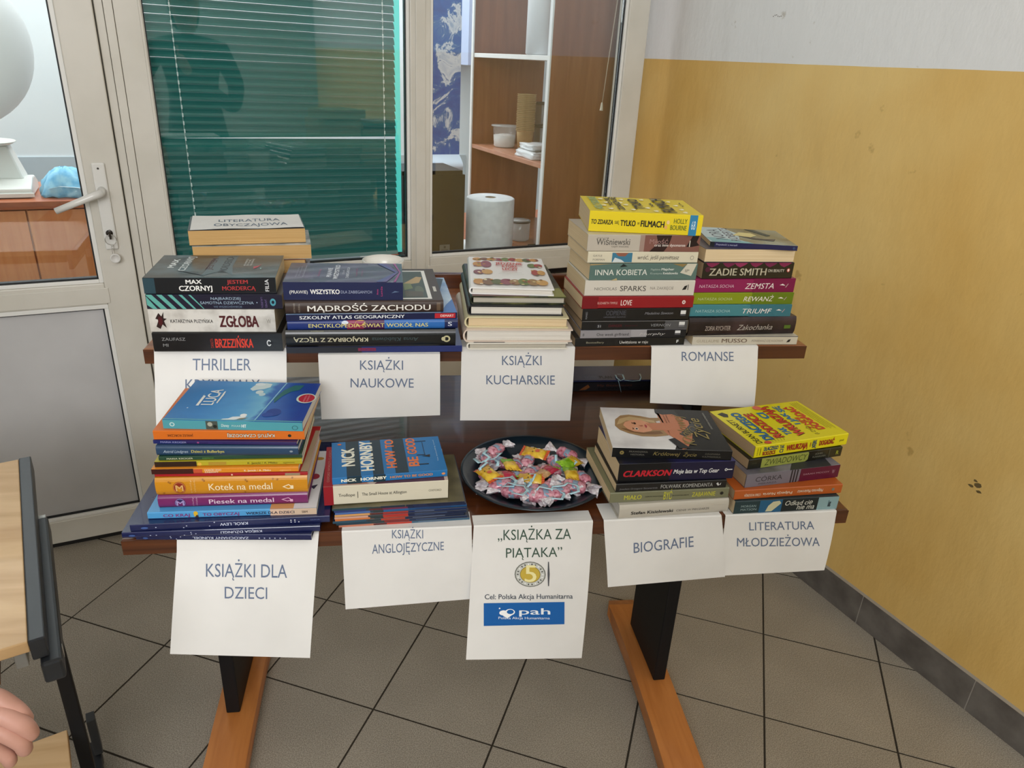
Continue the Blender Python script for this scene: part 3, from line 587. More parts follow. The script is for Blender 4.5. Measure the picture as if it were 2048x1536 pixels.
# ================================================================ BOOKS
def page_mat(name, c1, c2):
    return noise_mat(name, c1, c2, (4, 4, 1400), rough=.85, detail=2, nscale=1.0, spec=.15, lo=.3, hi=.7, bump=.15)
PG = {'cream': page_mat('cream_pages', 'cdb48c', 'e2cda8'), 'tan': page_mat('tan_pages', 'b8925c', 'cda872'), 'white': page_mat('white_pages', 'c9c3b8', 'e4dfd6'), 'grey': page_mat('grey_pages', 'a8a294', 'c0b9aa'), 'brown': page_mat('aged_pages', 'a08a6c', 'b9a283')}
def book(key, kind, cov, pages, label, spine=(), top=(), group=None, rough=.32, inset=.0, fr=None, cat='book', name='book', over=.003, top_mat=None, rnd=None):
    x, y, z, yaw, L, W, T = fr or FIT[key]
    pre = key.split('_')[0]; group = group or {'thr': 'books of the thriller pile', 'sci': 'books of the science pile', 'cook': 'books of the cookery pile', 'rom': 'books of the tall romance pile', 'rom2': 'books of the right romance pile', 'kid': "books of the children's pile", 'eng': 'books of the English pile', 'bio': 'books of the biography pile', 'youth': 'books of the youth pile', 'back': 'books of the reversed pile'}.get(pre)
    r = empty(name, (x, y, z), math.radians(yaw)); tag(r, label, cat, group)
    cm = cov if not isinstance(cov, str) else mat(cov, rough, .5, coat=.15)
    c = .0022 if kind in ('hc', 'left') else .0006; e = over if kind in ('hc', 'left') else 0
    b = MB(); bulge = 0
    if kind in ('pb', 'fore'):
        rr = .0012 if T > .008 else T * .15
        prof = [(W, 0), (rr, 0), (0, rr), (0, T - rr), (rr, T), (W, T), (W, T - c), (c * 2, T - c), (c * 2, c), (W, c)]
        if kind == 'fore': prof = [(W - yy, zz) for yy, zz in prof][::-1]
        b.prism(prof, 0, L, cm)
    elif kind == 'hc':
        bulge = min(.0035, T * .16) if rnd is None else rnd; n = 10; out = []
        for i in range(n + 1):
            v = i / n; s_ = 1 - abs(2 * v - 1) ** 3.2; out.append((-bulge * s_, T * v))
        inn = [(yy + c * 1.4, min(T - c, max(c, zz))) for yy, zz in reversed(out)]
        prof = [(W, 0)] + out + [(W, T), (W, T - c)] + inn + [(W, c)]
        b.prism(prof, 0, L, cm, smooth=False)
    else:                                                   # spine on the left, tail towards the front
        bulge = min(.006, T * .3); n = 8; out = []
        for i in range(n + 1):
            v = i / n; s_ = 1 - abs(2 * v - 1) ** 2.5; out.append((-bulge * s_, T * v))
        inn = [(yy + c * 1.4, min(T - c, max(c, zz))) for yy, zz in reversed(out)]
        prof = [(L, 0)] + out + [(L, T), (L, T - c)] + inn + [(L, c)]
        b.prism(prof, 0, W, cm, fr=lambda x_, y_, z_: (y_, x_, z_))
    co = b.build('cover', r)
    p = MB(); pm = PG[pages]; k = .0002
    if kind == 'left': p.box(.004 - bulge * .4, L - e, e, W - e, c + k, T - c - k, pm)
    elif kind == 'fore': p.box(.0004, L - .0004, .0006, W - .003, c + k, T - c - k, pm)
    else: p.box(e + .0003, L - e - .0003, .0025 - bulge * .3, W - e - .0006, c + k, T - c - k, pm)
    p.build('pages', r)
    if spine:
        m_ = MB()
        def sf(u, v, lay=0):
            if kind == 'fore': return (L * (1 - u), W + .0003 + lay, T * v)
            yy = 0
            if kind == 'hc': yy = -bulge * (1 - abs(2 * v - 1) ** 3.2)
            return (L * u, yy - (.0003 if kind == 'pb' else .0005) - lay, T * v)
        prints(m_, spine, sf); m_.build('spine_lettering', co)
    if top:
        m_ = MB(); prints(m_, top, lambda u, v, lay=0: (L * u, W * v, T + .0002 + lay)); m_.build('cover_artwork', co)
    return r
W_, K_, G_ = 'e9e7e2', '15151a', 'b9b6b0'
def t(s, u0, v0, u1, v1, c=W_, **o): return ('t', s, u0, v0, u1, v1, c, o)
# --- thrillers
book('thr_zaufaj', 'pb', '101114', 'white', 'black book with red surname lettering, bottom of the thriller pile',
 [t('ZAUFASZ', .07, .60, .25, .76, '8e8e8e'), t('MI', .075, .28, .115, .44, '8e8e8e'), t('BRZEZIŃSKA', .475, .22, .77, .70, 'd8402e', bold=1.5), t('DANUTA', .44, .22, .462, .72, 'b03a2c', rot=90), ('o', .895, .47, .018, .17, .62, 'dcdcdc'), ('r', .905, .4, .92, .55, '101114')])
mz = noise_mat('mottled_grey_cover', 'aaa49b', 'd6d2ca', (1, 1, 1), rough=.4, nscale=26, lo=.3, hi=.55)
book('thr_zgloba', 'pb', mz, 'cream', 'pale mottled book reading ZGŁOBA in dark red, second from bottom of the thriller pile',
 [t('KATARZYNA PUZYŃSKA', .165, .42, .50, .57, '2a2422', bold=.7), t('ZGŁOBA', .55, .24, .865, .74, '4d1518', bold=2), ('p', [(.05, .25), (.075, .55), (.05, .6), (.08, .85), (.10, .7), (.12, .9), (.115, .62), (.14, .6), (.115, .5), (.13, .2), (.10, .35), (.08, .15)], '2a1614'), ('e', .087, .5, .018, .2, '4a1216'), t('W', .93, .4, .965, .6, '8a857c')])
book('thr_samotna', 'pb', '17142b', 'cream', 'dark navy book with teal curved stripes, third from bottom of the thriller pile',
 [('p', [(a, 1.0), (a + .045 - i * .007, 1.0), (a + .10 + .045 - i * .0095, 0.02), (a + .10, 0.02)], '5fa79c') for i, a in enumerate((-.0, .08, .16, .24, .31))] + [('p', [(.004, .9), (.004, .3), (.045, .02), (.075, .02)], '5fa79c'), ('p', [(0, 1), (-.001, 1), (0, .99)], '17142b'),
 t('NAJBARDZIEJ', .47, .66, .69, .84, '9fb3c4'), t('SAMOTNA DZIEWCZYNA', .39, .36, .785, .55, '9fb3c4'), t('WE WSZECHŚWIECIE', .485, .12, .695, .24, '74879c'), ('e', .81, .47, .004, .04, '9fb3c4'), t('LAUREN', .84, .12, .855, .85, '6d5a88', rot=270), t('JAMES', .87, .12, .885, .7, '6d5a88', rot=270), ('e', .93, .5, .022, .26, '4f9aa8'), ('e', .93, .5, .011, .12, '17142b')])
mj = noise_mat('misty_teal_cover', '20292c', '55727b', (1.2, 2.2, 1), rough=.3, nscale=9, lo=.45, hi=.85, coat=.2)
book('thr_jestem', 'pb', mj, 'cream', 'thick dark teal thriller with white and red lettering, top of the thriller pile',
 [('r', 0, .02, .085, .98, '27424c'), ('r', .085, .01, .995, .99, '0d0e12'), t('MAX', .315, .62, .435, .88, W_, bold=1.5), t('CZORNYJ', .26, .18, .51, .5, W_, bold=1.5), t('JESTEM', .625, .62, .785, .86, 'b53434', bold=1), t('MORDERCĄ', .585, .2, .84, .46, 'b53434', bold=1), t('FILIA', .915, .12, .945, .9, 'd8d8d8', rot=90, bold=1)],
 [t('MAX', .115, .42, .165, .80, 'dfe3e2', rot=90, bold=1.5), t('CZORNYJ', .215, .28, .27, .92, 'cfd6d6', rot=90, bold=1.5), ('p', [(.42, .05), (.46, .95), (.62, .98), (.62, .5), (.66, .1), (.56, .3)], '4b626a'), t('JESTEM', .42, .32, .47, .85, '3a2430', rot=90, bold=1.5), t('MORDERCĄ', .535, .22, .595, .95, '23303a', rot=90, bold=1.5),
  t('NIE UWIERZYSZ', .705, .50, .72, .82, 'd9dedd', rot=90), t('ŻE TO SIĘ', .73, .50, .745, .78, 'd9dedd', rot=90), t('STAŁO NAPRAWDĘ', .755, .5, .77, .82, 'd9dedd', rot=90), ('p', [(.80, .36), (.83, .44), (.85, .58), (.83, .5), (.79, .46)], 'b3344a'), ('e', .855, .38, .006, .02, 'a8d4d2'), ('p', [(.2, .3), (.38, .22), (.44, .08), (.36, .16)], '2f3f47')])
# --- science
book('sci_blue', 'pb', '1f2c66', 'white', 'wide dark blue album lying at the bottom of the science pile', [('r', .0, .05, .42, .95, '23262e'), ('r', .40, .3, .50, .75, '7e2440'), t('ALBUM', .41, .36, .49, .6, '1f2c66')])
book('sci_kraj', 'hc', '0d0e0e', 'white', 'thick black hardcover with upside-down cream title, second from bottom of the science pile', [t('KRAJOBRAZ Z TĘCZĄ', .045, .34, .475, .58, 'c9c3a6', rot=180, bold=1), t('Anna Klubówna', .50, .36, .775, .58, '3f4f52', rot=180, it=.2), ('o', .945, .47, .022, .2, .55, 'bdb78f'), ('e', .925, .47, .012, .12, 'bdb78f'), ('r', .145, .93, .22, .97, '6b6a55')])
me_ = mat('1d3f86', .22, .5, coat=.4)
book('sci_encyk', 'hc', me_, 'white', 'glossy blue encyclopaedia with yellow title and red patch in the science pile', [('r', 0, .02, .3, .98, '1c2f6e'), ('r', .34, .02, .6, .98, '8e2f52'), ('r', .44, .02, .56, .98, '4a2350'), ('r', .56, .02, .92, .98, '2a66ad'), ('r', .92, .02, 1, .98, '1a2350'), ('e', .42, .72, .03, .3, 'c9a83e'), ('e', .33, .75, .02, .2, 'c8d2e0'), t('ENCYKLOPEDIA ŚWIAT WOKÓŁ NAS', .12, .26, .82, .66, 'd8cc7a', bold=.6), t('S', .94, .3, .965, .75, 'c9ced8', bold=1)])
ma_ = noise_mat('pale_blue_atlas_cover', '5b87b8', 'c9dbe8', (1, 1, 1), rough=.3, nscale=11, lo=.35, hi=.6)
book('sci_atlas', 'pb', ma_, 'white', 'school atlas with dark blue spine, sticking out under the brown book of the science pile', [('r', 0, 0, 1, 1, '14193f'), t('SZKOLNY ATLAS GEOGRAFICZNY', .075, .22, .685, .74, 'e4e6e6', bold=1), ('r', .865, .1, .99, .9, 'b5232e'), t('DEMART', .9, .3, .98, .68, 'e8d8d0', bold=1)], [('p', [(.9, 0), (1, 0), (1, .35), (.95, .2)], '3a70b4'), ('p', [(.9, .3), (.99, .95), (.93, .99), (.88, .5)], '25404f')])
book('sci_madrosc', 'hc', '332015', 'white', 'brown hardcover reading MĄDROŚĆ ZACHODU with framed cover picture', [t('MĄDROŚĆ ZACHODU', .135, .22, .915, .70, 'e6e2da', bold=.8), t('BERTRAND', .05, .1, .06, .9, '8e8478', rot=90), t('RUSSELL', .08, .15, .09, .85, '8e8478', rot=90), ('r', .955, .15, .98, .85, '5f4c3a')],
 [('r', .55, .04, .93, .93, 'e8e6e0'), ('r', .55, .07, .905, .90, '31433f'), ('p', [(.76, .5), (.86, .72), (.9, .7), (.87, .52), (.8, .48)], 'b59766'), ('p', [(.76, .3), (.82, .35), (.81, .5), (.76, .5)], '6f7d4f'), ('e', .86, .3, .03, .12, '55604e'), ('p', [(.76, .1), (.88, .1), (.88, .25), (.76, .28)], '4a4236'), ('r', .955, .25, .975, .4, 'c9c4ba')], rough=.5)
mp_ = noise_mat('indigo_cosmic_cover', '1d2444', '4c3a66', (1, 2, 1), rough=.3, nscale=12, lo=.4, hi=.75, coat=.2)
book('sci_prawie', 'pb', mp_, 'white', 'thick indigo book with white and pink lettering, top of the science pile', [('r', .0, .0, 1, 1, '1a2148'), t('(PRAWIE)', .05, .36, .20, .54, W_), t('WSZYSTKO', .22, .34, .465, .60, W_, bold=1.6), t('DLA ZABIEGANYCH', .475, .38, .735, .54, '9fa6bc'), t('Anna', .775, .30, .79, .62, 'c0407c', rot=90), t('Lamża', .81, .22, .825, .78, 'c0407c', rot=90), ('p', [(.90, .40), (.93, .52), (.97, .47), (.93, .44)], '5e7390')],
 [t('nauka w pigułce', .08, .25, .093, .75, '8d93a6', rot=90), t('dla ciekawych', .105, .3, .118, .8, '8d93a6', rot=90), t('wydanie nowe', .14, .25, .153, .85, '9da3b4', rot=90), t('Andrzej', .265, .3, .285, .65, 'a04a78', rot=90), t('PRAWIE', .345, .25, .385, .72, 'cfd2dc', rot=90, bold=1.6), t('WSZYSTKO', .405, .15, .445, .88, 'e2e4ea', rot=90, bold=1.6), t('DLA', .475, .4, .492, .6, 'cfd2dc', rot=90), t('ZABIEGANYCH', .51, .2, .535, .75, 'cfd2dc', rot=90, bold=1), t('Lamża', .59, .3, .605, .7, 'a04a78', rot=90), t('wszystko o', .64, .3, .652, .65, '8a4a70', rot=90)] +
 [('p', [(.92 - .05 * i, .02), (.94 - .04 * i, .02), (.985 - .01 * i, .5), (.94 - .04 * i, .98), (.92 - .05 * i, .98), (.975 - .012 * i, .5)], c) for i, c in ((0, '9a3f8a'), (2, '5a4a86'), (3, '46508a'))])
# --- cookery pile: spines to the left, tails to the front
food = ['a8433a', '7d5a3c', '6d7c3d', 'c28a3f', '8e4d58', 'b0443f', '5c6338', 'c99a55', '7b3a44', '9c7a4a']
book('cook_k6', 'left', 'e0dcd0', 'grey', 'cookery book with black and green cover corner, at the bottom of the cookbook pile', [], [('r', .05, 0, .36, .03, '141416')])
book('cook_k5', 'left', 'd6c4b4', 'white', 'large cookery book with pinkish cream boards, second from bottom of the cookbook pile')
book('cook_k4', 'left', 'd2c8a0', 'cream', 'pale yellow-edged hardcover cookery book, third from bottom of the cookbook pile')
book('cook_k3', 'left', '1b1c20', 'white', 'black-covered cookery book, third from top of the cookbook pile')
mk2 = noise_mat('dark_food_photo_cover', '1d2418', '6b6a3a', (1, 1, 1), rough=.3, nscale=20, lo=.45, hi=.7)
book('cook_k2', 'left', mk2, 'grey', 'cookery book with dark green photo cover, just under the white cookbook on top', [], [('p', [(.0, 0), (.6, 0), (.6, .05), (.0, .06)], '5a2f26'), ('p', [(.8, .0), (1, .0), (.98, .25), (.88, .2)], '8a8a4c')])
def foodstrip(u0, u1, v0, v1, n):
    o = []
    for i in range(n):
        a = u0 + (u1 - u0) * (i + .5) / n; o.append(('e', a, (v0 + v1) / 2 + random.uniform(-.01, .01), (u1 - u0) / n * .68, (v1 - v0) * .52 * random.uniform(.8, 1.1), food[random.randrange(10)]))
    for i in range(n * 2): o.append(('e', random.uniform(u0, u1), random.uniform(v0, v1), .02, .015, random.choice(food + ['e8dcc0', 'd8c890'])))
    return o
tp = foodstrip(.06, .93, .86, .98, 9) + foodstrip(.06, .27, .62, .82, 2) + foodstrip(.06, .27, .38, .55, 2) + foodstrip(.78, .95, .65, .77, 2) + foodstrip(.8, .95, .38, .55, 2) + foodstrip(.05, .93, .06, .24, 8)
tp += [t('JEDZENIE', .34, .69, .70, .77, 'c0392f', bold=1.5), t('KTÓRE', .42, .60, .62, .67, 'c0392f', bold=1.5), t('LECZY', .42, .50, .62, .58, 'c0392f', bold=1.5), ('r', .38, .42, .66, .425, 'aab0a0'), ('r', .36, .38, .68, .385, 'aab0a0')]
book('cook_k1', 'left', 'eceae6', 'white', 'white cookery book with a border of fruit and vegetables, top of the cookbook pile', [], tp)
# --- romances, left pile
g1 = None
book('rom_r10', 'pb', '0c0c0e', 'brown', 'black book with faint white title, bottom of the tall romance pile', [t('Bestsellery', .10, .40, .26, .60, '9a957e'), t('Uwięziona w raju', .40, .32, .66, .66, 'c8c6c0', bold=.5), t('F', .925, .32, .945, .66, 'dcdcdc', bold=2)])
mr9 = noise_mat('grey_smoky_cover', '55545a', 'a09da0', (1, 1, 1), rough=.35, nscale=14, lo=.3, hi=.6)
book('rom_r9', 'pb', mr9, 'brown', 'grey book reading One week girlfriend, second from bottom of the tall romance pile', [('r', .0, 0, .47, 1, '8e8b8e'), ('r', .62, 0, 1, 1, '17171c'), t('One week girlfriend', .15, .28, .45, .64, '2b292c', bold=.4), t('Murphy', .55, .3, .79, .62, 'b5b2b0', it=.3), ('r', .89, .3, .945, .68, '55565c'), ('r', .892, .52, .943, .86, 'dcdcdc'), ('e', .028, .45, .008, .2, '6a686a')])
mr8 = noise_mat('black_figure_cover', '0c0c0f', '53525a', (1, 1, 1), rough=.35, nscale=10, lo=.5, hi=.75)
book('rom_r8', 'pb', '0d0d10', 'brown', 'black and grey book with dark red title, third from bottom of the tall romance pile', [('r', .0, .94, 1, 1, '7a7878'), ('r', .78, .02, 1, .95, '505052'), t('DANGER', .25, .33, .375, .62, '5a1c22', bold=.5), t('zakazane uczucie', .40, .4, .52, .55, '4a1a20'), t('VERNON', .64, .35, .83, .64, '8e8e90', it=.2), ('e', .16, .45, .022, .2, '2e2e33'), t('31', .145, .3, .175, .5, 'aaaaaa'), ('r', .915, .3, .97, .52, '77777a'), ('r', .915, .5, .97, .85, 'd8d8d6')])
book('rom_r7', 'pb', '0a0a0d', 'brown', 'black book with thin white script, fourth from bottom of the tall romance pile', [t('ODPIENIE', .215, .48, .40, .86, '4e4e56', bold=.3), t('OPOWIEŚĆ NOCNA', .195, .28, .40, .38, '6a6a72'), t('Madeline Sawson', .575, .50, .84, .70, '8a8a90', it=.3), t('POWIEŚĆ', .03, .2, .045, .8, '8e8e92', rot=90), ('r', .915, .35, .965, .5, '4a4a50'), ('r', .915, .5, .965, .8, 'dededc')])
book('rom_r6', 'pb', '8e0f1a', 'cream', 'red book reading LOVE, fifth from bottom of the tall romance pile', [('r', 0, 0, .14, 1, '741018'), t('ELIZABETH TIMPLE', .135, .38, .31, .56, 'd6b0a8'), t('LOVE', .34, .26, .44, .72, 'e6d4cc', bold=1), ('e', .91, .5, .016, .17, 'e0d0c8'), ('e', .91, .5, .006, .07, '8e0f1a')])
book('rom_r5', 'pb', 'cfc9bd', 'cream', 'off-white book with plain grey capitals, fifth from top of the tall romance pile', [t('NICHOLAS', .085, .38, .285, .56, '77726a'), t('SPARKS', .315, .32, .55, .66, '55504a', bold=.3), t('NA ZAKRĘCIE', .59, .42, .805, .60, '8e877c'), ('p', [(.885, .38), (.905, .64), (.93, .7), (.92, .42)], '1d1c1a'), t('1', .935, .38, .942, .66, '55504a')])
book('rom_r4', 'pb', '556f69', 'cream', 'grey-green book reading INNA KOBIETA, fourth from top of the tall romance pile', [('p', [(.0, .9), (.2, 1), (.0, 1)], 'a08a60'), ('p', [(.27, .8), (.30, 1), (.34, .85)], '1a2322'), ('p', [(.84, .45), (.95, .25), (.99, 1), (.90, 1)], 'c9c4b2'), ('p', [(.76, 1), (.9, 1), (.86, .8)], '8a7448'), ('p', [(.2, 0), (.25, .14), (.26, 0)], 'b9a678'), t('INNA KOBIETA', .05, .32, .53, .66, 'd8dad0', bold=.5), t('Magdalena', .56, .6, .65, .72, 'a9b8b0'), t('Majcher', .66, .6, .78, .74, 'e0e4dc', bold=.8), t('Krystyna', .56, .36, .67, .48, 'a9b8b0'), t('Kwiatkowska', .68, .36, .82, .5, 'e0e4dc', bold=.8), t('IP', .885, .48, .925, .66, '77746a')])
book('rom_r3', 'pb', 'd4ccb4', 'cream', 'slim cream book with small blue spine photo, third from top of tall romance pile', [('r', .215, .08, .395, .92, '3b7590'), ('p', [(.24, .92), (.36, .92), (.33, .6), (.27, .62)], '8e5a48'), ('p', [(.22, .08), (.24, .5), (.30, .3), (.33, .08)], 'c9d2d2'), t('GAYLE', .045, .58, .125, .74, '77736a'), t('FORMAN', .045, .24, .15, .40, '77736a'), t('wróć, jeśli pamiętasz', .44, .34, .82, .62, '5c564c', it=.25), ('e', .945, .48, .018, .2, 'a8a392'), ('e', .945, .48, .012, .13, 'd4ccb4')])
book('rom_r2', 'pb', 'b9b0a2', 'cream', 'beige and maroon book with grey title, second from top of the tall romance pile', [('r', .46, .0, .54, 1, '9c8478'), ('r', .5, .0, 1, 1, '7c5248'), ('p', [(.55, .0), (.62, .5), (.60, 1), (.74, 1), (.72, .4), (.68, 0)], '2a1414'), ('p', [(.88, .3), (.93, 1), (.99, 1), (.97, .6), (1, .4), (.93, .3)], '1d0e10'), t('Janusz Leon', .08, .78, .18, .85, '77726a'), t('Wiśniewski', .075, .40, .37, .78, '5a5650', bold=.3), t('czyli inaczej', .21, .26, .36, .34, '6a665e'), t('Miłość', .545, .48, .71, .76, 'a07c78', bold=.2), t('oraz inne dysonanse', .59, .32, .87, .45, 'e2d8d0', bold=.6), t('1', .905, .3, .912, .6, 'e0d8c8')])
mtop = [t('HOLLY BOURNE', .06, .10, .135, .93, '93b07e', rot=90, bold=1.8), t('TO SIĘ', .215, .35, .255, .9, '1d1c10', rot=90, bold=1.8), t('ZDARZA SIĘ', .27, .10, .325, .95, '1d1c10', rot=90, bold=1.8), t('TYLKO', .43, .2, .52, .86, '15140c', rot=90, bold=2.2), t('NA', .60, .4, .63, .62, '1d1c10', rot=90, bold=1.5), t('FILMACH', .66, .06, .78, .96, '15140c', rot=90, bold=2), t('YA', .90, .45, .92, .75, '1d1c10', rot=90, bold=1)]
for (u, v) in ((.17, .78), (.16, .35), (.2, .55), (.20, .15), (.37, .8), (.37, .45), (.40, .15), (.57, .85), (.55, .3), (.6, .12), (.82, .8), (.85, .55), (.86, .3), (.86, .12), (.70, .95), (.34, .62)): mtop.insert(0, ('e', u, v, .022, .05, 'f1e3a4')); mtop.insert(1, ('e', u + .012, v + .03, .014, .03, 'f7edc8'))
book('rom_r1', 'pb', 'e2c912', 'cream', 'thick bright yellow book with popcorn and black lettering, top of the tall romance pile', [('r', .885, .0, .955, 1, '2f7ea6'), t('68', .905, .3, .94, .62, 'c8dce4'), t('TO ZDARZA', .015, .38, .21, .60, '18160c', bold=1.6, it=.15), t('SIĘ', .225, .42, .265, .56, '18160c', bold=.8), t('TYLKO', .275, .34, .41, .62, '14120a', bold=2), t('W', .425, .42, .445, .55, '18160c', bold=.8), t('FILMACH', .455, .34, .665, .64, '14120a', bold=2), ('e', .695, .6, .014, .1, 'e8c48a'), ('e', .68, .36, .014, .1, 'e0a85a'), t('HOLLY', .745, .56, .865, .80, '5c6a1c', bold=1), t('BOURNE', .72, .24, .865, .48, '5c6a1c', bold=1)], mtop, rough=.4)
# --- romances, right pile
book('rom2_musso', 'pb', 'c4bdac', 'cream', 'off-white book with capitals, bottom of the right romance pile above ROMANSE sheet', [('r', 0, .93, 1, 1, '3a3a46'), t('GUILLAUME', .04, .30, .25, .60, 'a09480'), t('MUSSO', .275, .28, .515, .72, '6a5548', bold=.6), t('PONIEWAŻ CIĘ KOCHAM', .56, .36, .86, .60, '9a9080'), ('p', [(.895, .3), (.91, .6), (.935, .68), (.925, .35)], '1d1c1a')])
mzk = noise_mat('dark_plum_cover', '140f10', '3a2a2c', (1, 1, 1), rough=.35, nscale=16, lo=.4, hi=.7)
book('rom2_zakoch', 'hc', mzk, 'cream', 'dark hardcover reading Zakochanka in pale script, second from bottom of the right romance pile', [t('ZOFIA RYCHTER', .15, .30, .385, .56, 'a89a90', bold=.8), t('Zakochanka', .445, .30, .775, .60, 'b0a8a0', it=.35), ('r', .89, .34, .95, .54, '4f6a22')])
for key, c1, c2, word, lab in (('rom2_triumf', '3f8089', '336c78', 'TRIUMF', 'teal book reading TRIUMF in the right romance pile'), ('rom2_rewanz', '7f8f14', '5f7410', 'REWANŻ', 'olive green book reading REWANŻ in the right romance pile'), ('rom2_zemsta', '86094e', '740640', 'ZEMSTA', 'magenta book reading ZEMSTA in the right romance pile')):
    book(key, 'pb', c1, 'cream', lab, [('r', .58, .0, 1, 1, c2), t('NATASZA SOCHA', .05, .36, .39, .58, 'd0a8b8' if 'zem' in key else 'b8c48c' if 'rew' in key else 'a0c0c0', it=.1), t(word, .50, .26, .79, .66, 'e4dcd8', it=.22, bold=.2), ('p', [(.845, .52), (.875, .62), (.905, .48), (.875, .5)], 'e0d8d4'), ('p', [(.905, .35), (.915, .35), (.935, .62), (.928, .62)], 'b09898')])
book('rom2_zadie', 'pb', '14130f', 'brown', 'black book with pink flower edge, third from top of the right romance pile', [('p', [(a, 1), (a + .03, .82), (a + .07, .72), (a + .12, .86), (a + .15, 1)], c) for a, c in ((.02, '7a2048'), (.2, '6b1c44'), (.33, '8a2a55'), (.5, '7a2048'), (.66, '6b1c44'), (.82, '7a2048'))] + [('e', .05, .6, .03, .16, '4a1830'), t('ZADIE SMITH', .07, .22, .70, .66, 'b8b29c', bold=1), t('ON BEAUTY', .715, .42, .90, .60, 'c4bfae', bold=1), ('e', .945, .53, .018, .12, 'c45a50'), ('e', .945, .53, .009, .08, 'e8e0d8')])
book('rom2_rev', 'fore', '55505a', 'cream', 'book turned with its cream page edges forward, second from top of the right romance pile')
mn = noise_mat('river_landscape_cover', '35463e', '8aa0a0', (1, 1, 1), rough=.22, nscale=13, lo=.35, hi=.65, coat=.5)
book('rom2_nora', 'pb', mn, 'cream', 'slim book with river picture cover and violet spine, top of the right romance pile', [('r', 0, 0, 1, 1, '1f1b45'), ('r', 0, 0, .05, 1, '0f1014'), t('Przyszłość z marzeń', .07, .35, .31, .68, 'b8b8cc'), ('o', .96, .5, .012, .2, .6, '4a6a90')],
 [('p', [(0, 0), (0, 1), (.34, 1), (.45, .6), (.38, .2), (.5, 0)], 'b7c9cc'), ('p', [(.03, 0), (.0, .3), (.2, .25), (.45, .1), (.5, 0)], '7fb0b4'), t('NORA', .10, .18, .24, .85, '3d3f52', rot=90, it=0), t('ROBERTS', .27, .12, .38, .97, '4a3a4c', rot=90), ('p', [(.36, .5), (.48, .72), (.62, .70), (.66, .55), (.56, .42)], 'd8c888'), ('p', [(.40, .48), (.56, .42), (.70, .34), (.84, .36), (.78, .22), (.55, .3)], '4a4038'), ('p', [(.60, .98), (.72, .95), (.84, .6), (.78, .55)], '39423a')])
# --- children's pile
mst = noise_mat('navy_starry_cover', '121a48', '2b3158', (1, 1, 1), rough=.25, nscale=10, lo=.4, hi=.7, coat=.4)
def stars(n, u0=.02, u1=.5): return [('e', random.uniform(u0, u1), random.uniform(.2, .9), .0035, .07, 'b9c0d8') for _ in range(n)]
book('kid_kundel', 'hc', mst, 'white', "navy starry children's album with orange picture corner, lowest of the pile at lower left", [t('ZAKOCHANY KUNDEL', .32, .22, .64, .62, 'c8cfe4', rot=180, bold=1)] + [('e', .70 + .03 * i, .42, .004, .1, 'b9c0d8') for i in range(6)] + stars(5, .1, .3) + [('e', .055, .4, .014, .16, '3f5a94')], [('p', [(.70, .02), (.72, .05), (.78, .03), (.84, .06), (.9, .03), (.99, .06), (.99, .2), (.7, .2)], 'c8702a'), ('p', [(.71, .05), (.78, .06), (.84, .09), (.9, .06), (.99, .09), (.99, .2), (.71, .2)], '8a4a20')], rough=.25, rnd=.001, over=.002)
book('kid_ksiega', 'hc', mst, 'white', "navy starry album reading KSIĘGA DŻUNGLI upside down, second from bottom at left", [t('KSIĘGA DŻUNGLI', .49, .28, .70, .70, 'c8cfe4', rot=180, bold=1)] + stars(6, .12, .45) + [('e', .05, .45, .016, .16, '3f5a94')], rnd=.001, over=.002)
book('kid_lew', 'hc', mst, 'white', "navy starry children's album reading KRÓL LEW upside down, third from bottom at lower left", [t('KRÓL LEW', .44, .28, .58, .70, 'c8cfe4', rot=180, bold=1)] + stars(5, .12, .42) + [('e', .07, .5, .018, .16, '3f5a94')] + [('e', .80 + .02 * (i % 3), .35 + .3 * (i // 3), .003, .09, 'dde2ee') for i in range(5)] + [t('SERIA', .90, .5, .95, .66, '5a6aa0')], [('e', random.uniform(.03, .15), random.uniform(.05, .95), .004, .005, 'b9c0d8') for _ in range(7)], rnd=.001, over=.002)
book('kid_cokraj', 'pb', '4f9bd0', 'white', "light blue children's book reading CO KRAJ TO OBYCZAJ in the lower left pile", [('r', .72, 0, 1, 1, 'd8b8a0'), ('r', .85, 0, 1, 1, 'cdb49c'), t('CO KRAJ', .09, .26, .245, .70, '7d3a78', bold=1.5), t('TO OBYCZAJ', .32, .26, .535, .70, '7d3a78', bold=1.5), t('WIERSZE DLA DZIECI', .575, .26, .865, .66, '2a2c40', bold=1.2), t('SBM', .91, .28, .945, .62, '4a3a30', bold=1), ('e', .28, .7, .013, .35, 'd8b030'), ('e', .285, .25, .01, .2, '3a2a1c'), ('e', .275, .4, .006, .15, 'd8b030')],
 [('r', .72, 0, .86, .35, 'd09860'), ('r', .86, 0, 1, 1, 'd9d6d6'), ('e', .95, .52, .03, .05, 'a02a3c'), ('p', [(.93, .35), (.96, .30), (.98, .38)], '2a2a40'), ('e', .955, .85, .03, .03, 'b98a30')])
book('kid_piesek', 'hc', '74215e', 'white', "purple children's book reading Piesek na medal, just below the mustard one", [('r', .0, .0, 1, .06, '5a184a'), ('e', .145, .42, .036, .38, '2a2858'), ('o', .145, .42, .034, .36, .85, '8a70a8'), t('M', .12, .2, .17, .6, 'a898c8', bold=1), t('Holly', .225, .15, .235, .85, 'c090b0', rot=90), t('Webb', .25, .15, .26, .85, 'c090b0', rot=90), t('Piesek na medal', .335, .28, .77, .66, 'e0c8d8', bold=.5), ('p', [(.82, .5), (.87, .66), (.90, .4), (.86, .3)], 'd8a8c4'), ('p', [(.835, .5), (.87, .6), (.885, .42), (.86, .36)], '74215e'), ('r', .88, .28, .90, .5, 'd8a8c4')], over=.002)
